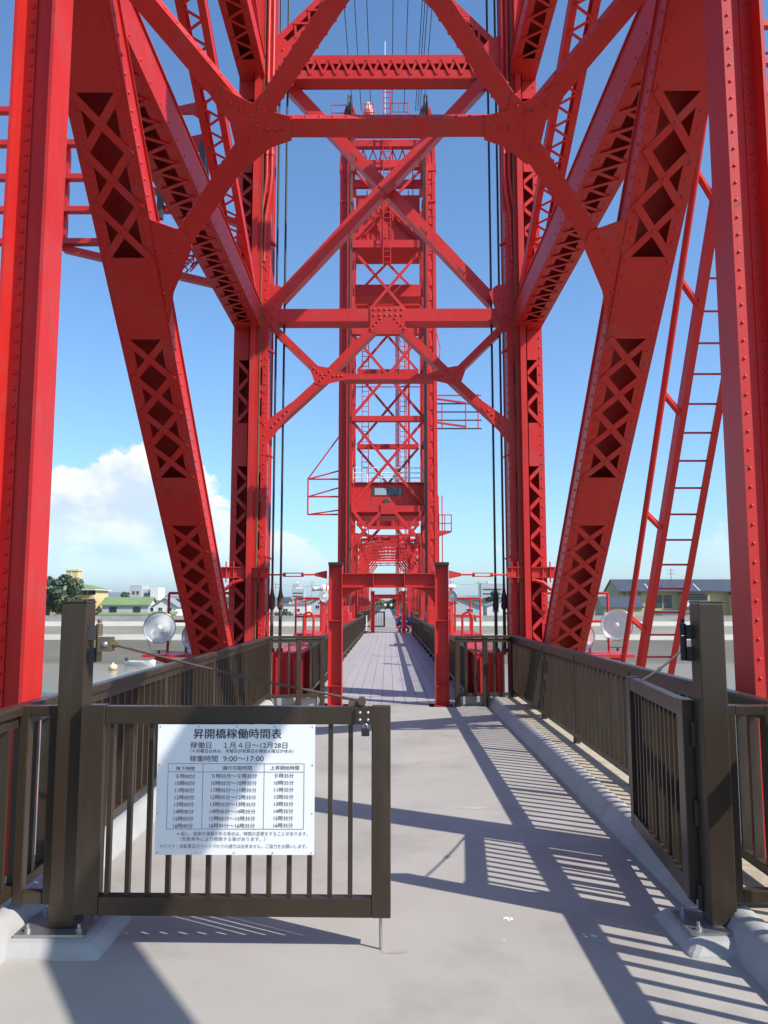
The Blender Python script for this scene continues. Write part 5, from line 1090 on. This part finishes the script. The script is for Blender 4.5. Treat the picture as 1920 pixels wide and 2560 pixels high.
for u in (-1.1, .2): MB().hexa([bp_(u - .14, -.6, .34), bp_(u + .14, -.6, .34), bp_(u + .14, .6, .34), bp_(u - .14, .6, .34), bp_(u - .14, -.6, .40), bp_(u + .14, -.6, .40), bp_(u + .14, .6, .40), bp_(u - .14, .6, .40)]).build('thwart', WHITEP, t)
MB().box(-32.6, -32.3, 102.3, 102.6, -5.9, -5.1).build('outboard', DARKIN, t)
t = thing('buoy', 'round pale orange mooring buoy left of the boat', 'buoy', (-31.6, 95, -6)); MB().lathe((-31.6, 95, -6.1), (0, 0, 1), [(.001, 0), (.4, .1), (.52, .35), (.42, .62), (.15, .78), (.12, .86), (.001, .88)], 16).build('float', pm('buoy_plastic', (.70, .50, .28), .5), t); MB().lathe((-31.6, 95, -5.25), (0, 0, 1), [(.06, 0), (.06, .1), (.001, .12)], 8).build('eye', GALV, t)

# ------------------------------------------------------------------ people
SKIN = pm('skin', (.42, .26, .18), .6, var=.05); BLUE = pm('blue_overall', (.09, .15, .32), .8, var=.15, vs_=6); SHIRT = pm('white_shirt', (.70, .69, .66), .8, var=.05); TROUS = pm('dark_trousers', (.02, .02, .025), .8)
def person(label, loc, J, E, rad, matfn, hat=None, hatmat=None, group=None):
    """J: joint -> local pos; E: edges; skin surface grown over them as one continuous body"""
    t = thing('person', label, 'person', loc, group); names = list(J); me = bpy.data.meshes.new('body')
    me.from_pydata([Vector(J[n]) for n in names], [(names.index(a), names.index(b)) for a, b in E], [])
    o = bpy.data.objects.new('body', me); COL.objects.link(o)
    sk = o.modifiers.new('skin', 'SKIN'); sub = o.modifiers.new('sub', 'SUBSURF'); sub.levels = sub.render_levels = 1
    for i, n in enumerate(names): o.data.skin_vertices[0].data[i].radius = (rad[n], rad[n]); o.data.skin_vertices[0].data[i].use_root = (n == 'pelvis')
    bpy.context.view_layer.update(); m2 = bpy.data.meshes.new_from_object(o.evaluated_get(bpy.context.evaluated_depsgraph_get())); bpy.data.objects.remove(o, do_unlink=True)
    mats = []; m2.materials.clear()
    for p in m2.polygons:
        c = p.center; n = min(names, key=lambda k: (Vector(J[k]) - c).length); mt = matfn(n)
        if mt not in mats: mats.append(mt); m2.materials.append(mt)
        p.material_index = mats.index(mt); p.use_smooth = True
    m2.name = 'body'; b = bpy.data.objects.new('body', m2); COL.objects.link(b); b.parent = t
    if hat:
        h = Vector(J['head']) + Vector(loc); MB().lathe(h + Vector((0, 0, .03)), (0, 0, 1), [(.15, 0), (.135, .02), (.125, .06), (.09, .11), (.04, .135), (.001, .14)], 14).lathe(h + Vector((0, 0, .03)), (0, 0, 1), [(.001, 0), (.15, 0)], 14).build('helmet', hatmat, t)
    return t
ED = [('pelvis', 'spine'), ('spine', 'chest'), ('chest', 'neck'), ('neck', 'head'), ('head', 'crown'), ('chest', 'shl'), ('shl', 'ell'), ('ell', 'wrl'), ('wrl', 'hal'), ('chest', 'shr'), ('shr', 'elr'), ('elr', 'wrr'), ('wrr', 'har'),
      ('pelvis', 'hpl'), ('hpl', 'knl'), ('knl', 'anl'), ('anl', 'tol'), ('pelvis', 'hpr'), ('hpr', 'knr'), ('knr', 'anr'), ('anr', 'tor')]
RAD = dict(pelvis=.14, spine=.13, chest=.15, neck=.06, head=.095, crown=.085, shl=.075, shr=.075, ell=.055, elr=.055, wrl=.042, wrr=.042, hal=.045, har=.045, hpl=.10, hpr=.10, knl=.075, knr=.075, anl=.055, anr=.055, tol=.05, tor=.05)
def crouch(f):  # f=+1 facing +x, -1 facing -x
    return dict(pelvis=(-.14 * f, 0, .50), spine=(-.06 * f, 0, .64), chest=(.10 * f, 0, .82), neck=(.20 * f, 0, .93), head=(.27 * f, 0, 1.01), crown=(.29 * f, 0, 1.09), shl=(.12 * f, .19, .83), ell=(.24 * f, .24, .62), wrl=(.42 * f, .20, .56), hal=(.50 * f, .19, .55), shr=(.12 * f, -.19, .83), elr=(.24 * f, -.24, .62), wrr=(.42 * f, -.20, .56), har=(.50 * f, -.19, .55),
                hpl=(-.12 * f, .11, .47), knl=(.22 * f, .14, .46), anl=(-.02 * f, .13, .09), tol=(.14 * f, .14, .05), hpr=(-.12 * f, -.11, .47), knr=(.20 * f, -.14, .44), anr=(-.04 * f, -.13, .09), tor=(.12 * f, -.14, .05))
def overall(n): return SKIN if n in ('head', 'crown', 'neck', 'hal', 'har') else (BLACK if n in ('tol', 'tor') else BLUE)
person('crouching worker in blue overalls and white helmet left of the far portal column', (.60, 45.3, 0), crouch(1), ED, RAD, overall, True, WHITEP)
person('crouching worker in blue overalls bending beside the right railing past the far portal', (1.14, 45.5, 0), crouch(-1), ED, RAD, overall, True, BLUE)
def walk(f, s): return dict(pelvis=(0, 0, .92), spine=(0, 0, 1.08), chest=(0, 0, 1.28), neck=(0, 0, 1.46), head=(0, 0, 1.57), crown=(0, 0, 1.66), shl=(-.19, 0, 1.36), ell=(-.24, .06 * s, 1.10), wrl=(-.22, -.10, .88), hal=(-.22, -.12, .80), shr=(.19, 0, 1.36), elr=(.24, -.06 * s, 1.10), wrr=(.22, -.14, .90), har=(.22, -.17, .83),
                hpl=(-.1, 0, .88), knl=(-.11, -.12 * s, .48), anl=(-.11, .02 * s, .09), tol=(-.11, -.12, .05), hpr=(.1, 0, .88), knr=(.11, .06 * s, .48), anr=(.11, .20 * s, .09), tor=(.11, .08, .05))
def dress(n): return SKIN if n in ('crown', 'head', 'neck', 'hal', 'har', 'wrl', 'wrr') else (SHIRT if n in ('chest', 'spine', 'shl', 'shr', 'ell', 'elr') else TROUS)
person('distant walker in white top and dark trousers, left on the far walkway', (-.66, 178, 0), walk(1, 1), ED, RAD, dress)
person('distant walker in white top and dark trousers, right on the far walkway', (.70, 186, 0), walk(1, -1), ED, RAD, dress)
# ------------------------------------------------------------------ summer haze over the plain
hz = MB().box(-9500, 9500, -520, 9600, -9.0, 150.0).build('haze', MATS['red_paint']); hz['kind'] = 'stuff'
hm = bpy.data.materials.new('haze_air'); hm.use_nodes = True; ht = hm.node_tree; ht.nodes.clear()
ho = ht.nodes.new('ShaderNodeOutputMaterial'); hv = ht.nodes.new('ShaderNodeVolumePrincipled')
hv.inputs['Color'].default_value = (.80, .88, .97, 1); hv.inputs['Density'].default_value = 0.00011; hv.inputs['Anisotropy'].default_value = 0.2
ht.links.new(hv.outputs[0], ho.inputs['Volume']); hz.data.materials.clear(); hz.data.materials.append(hm)
# ------------------------------------------------------------------ labels that still coincide are told apart by their order
seen = {}
for o in list(scene.objects):
    if o.parent is None and 'label' in o: seen.setdefault(o['label'], []).append(o)
words_ = ['first', 'second', 'third', 'fourth', 'fifth', 'sixth', 'seventh', 'eighth', 'ninth', 'tenth']
bpy.context.view_layer.update()
def mid_x(o):
    if o.type == 'MESH': return sum((o.matrix_world @ Vector(c)).x / max(1.0, (o.matrix_world @ Vector(c)).y) for c in o.bound_box)
    return o.location.x / max(1.0, o.location.y)
for lab, os_ in seen.items():
    if len(os_) > 1:
        for k, o in enumerate(sorted(os_, key=mid_x)): o['label'] = lab + ', %s from left' % words_[k]
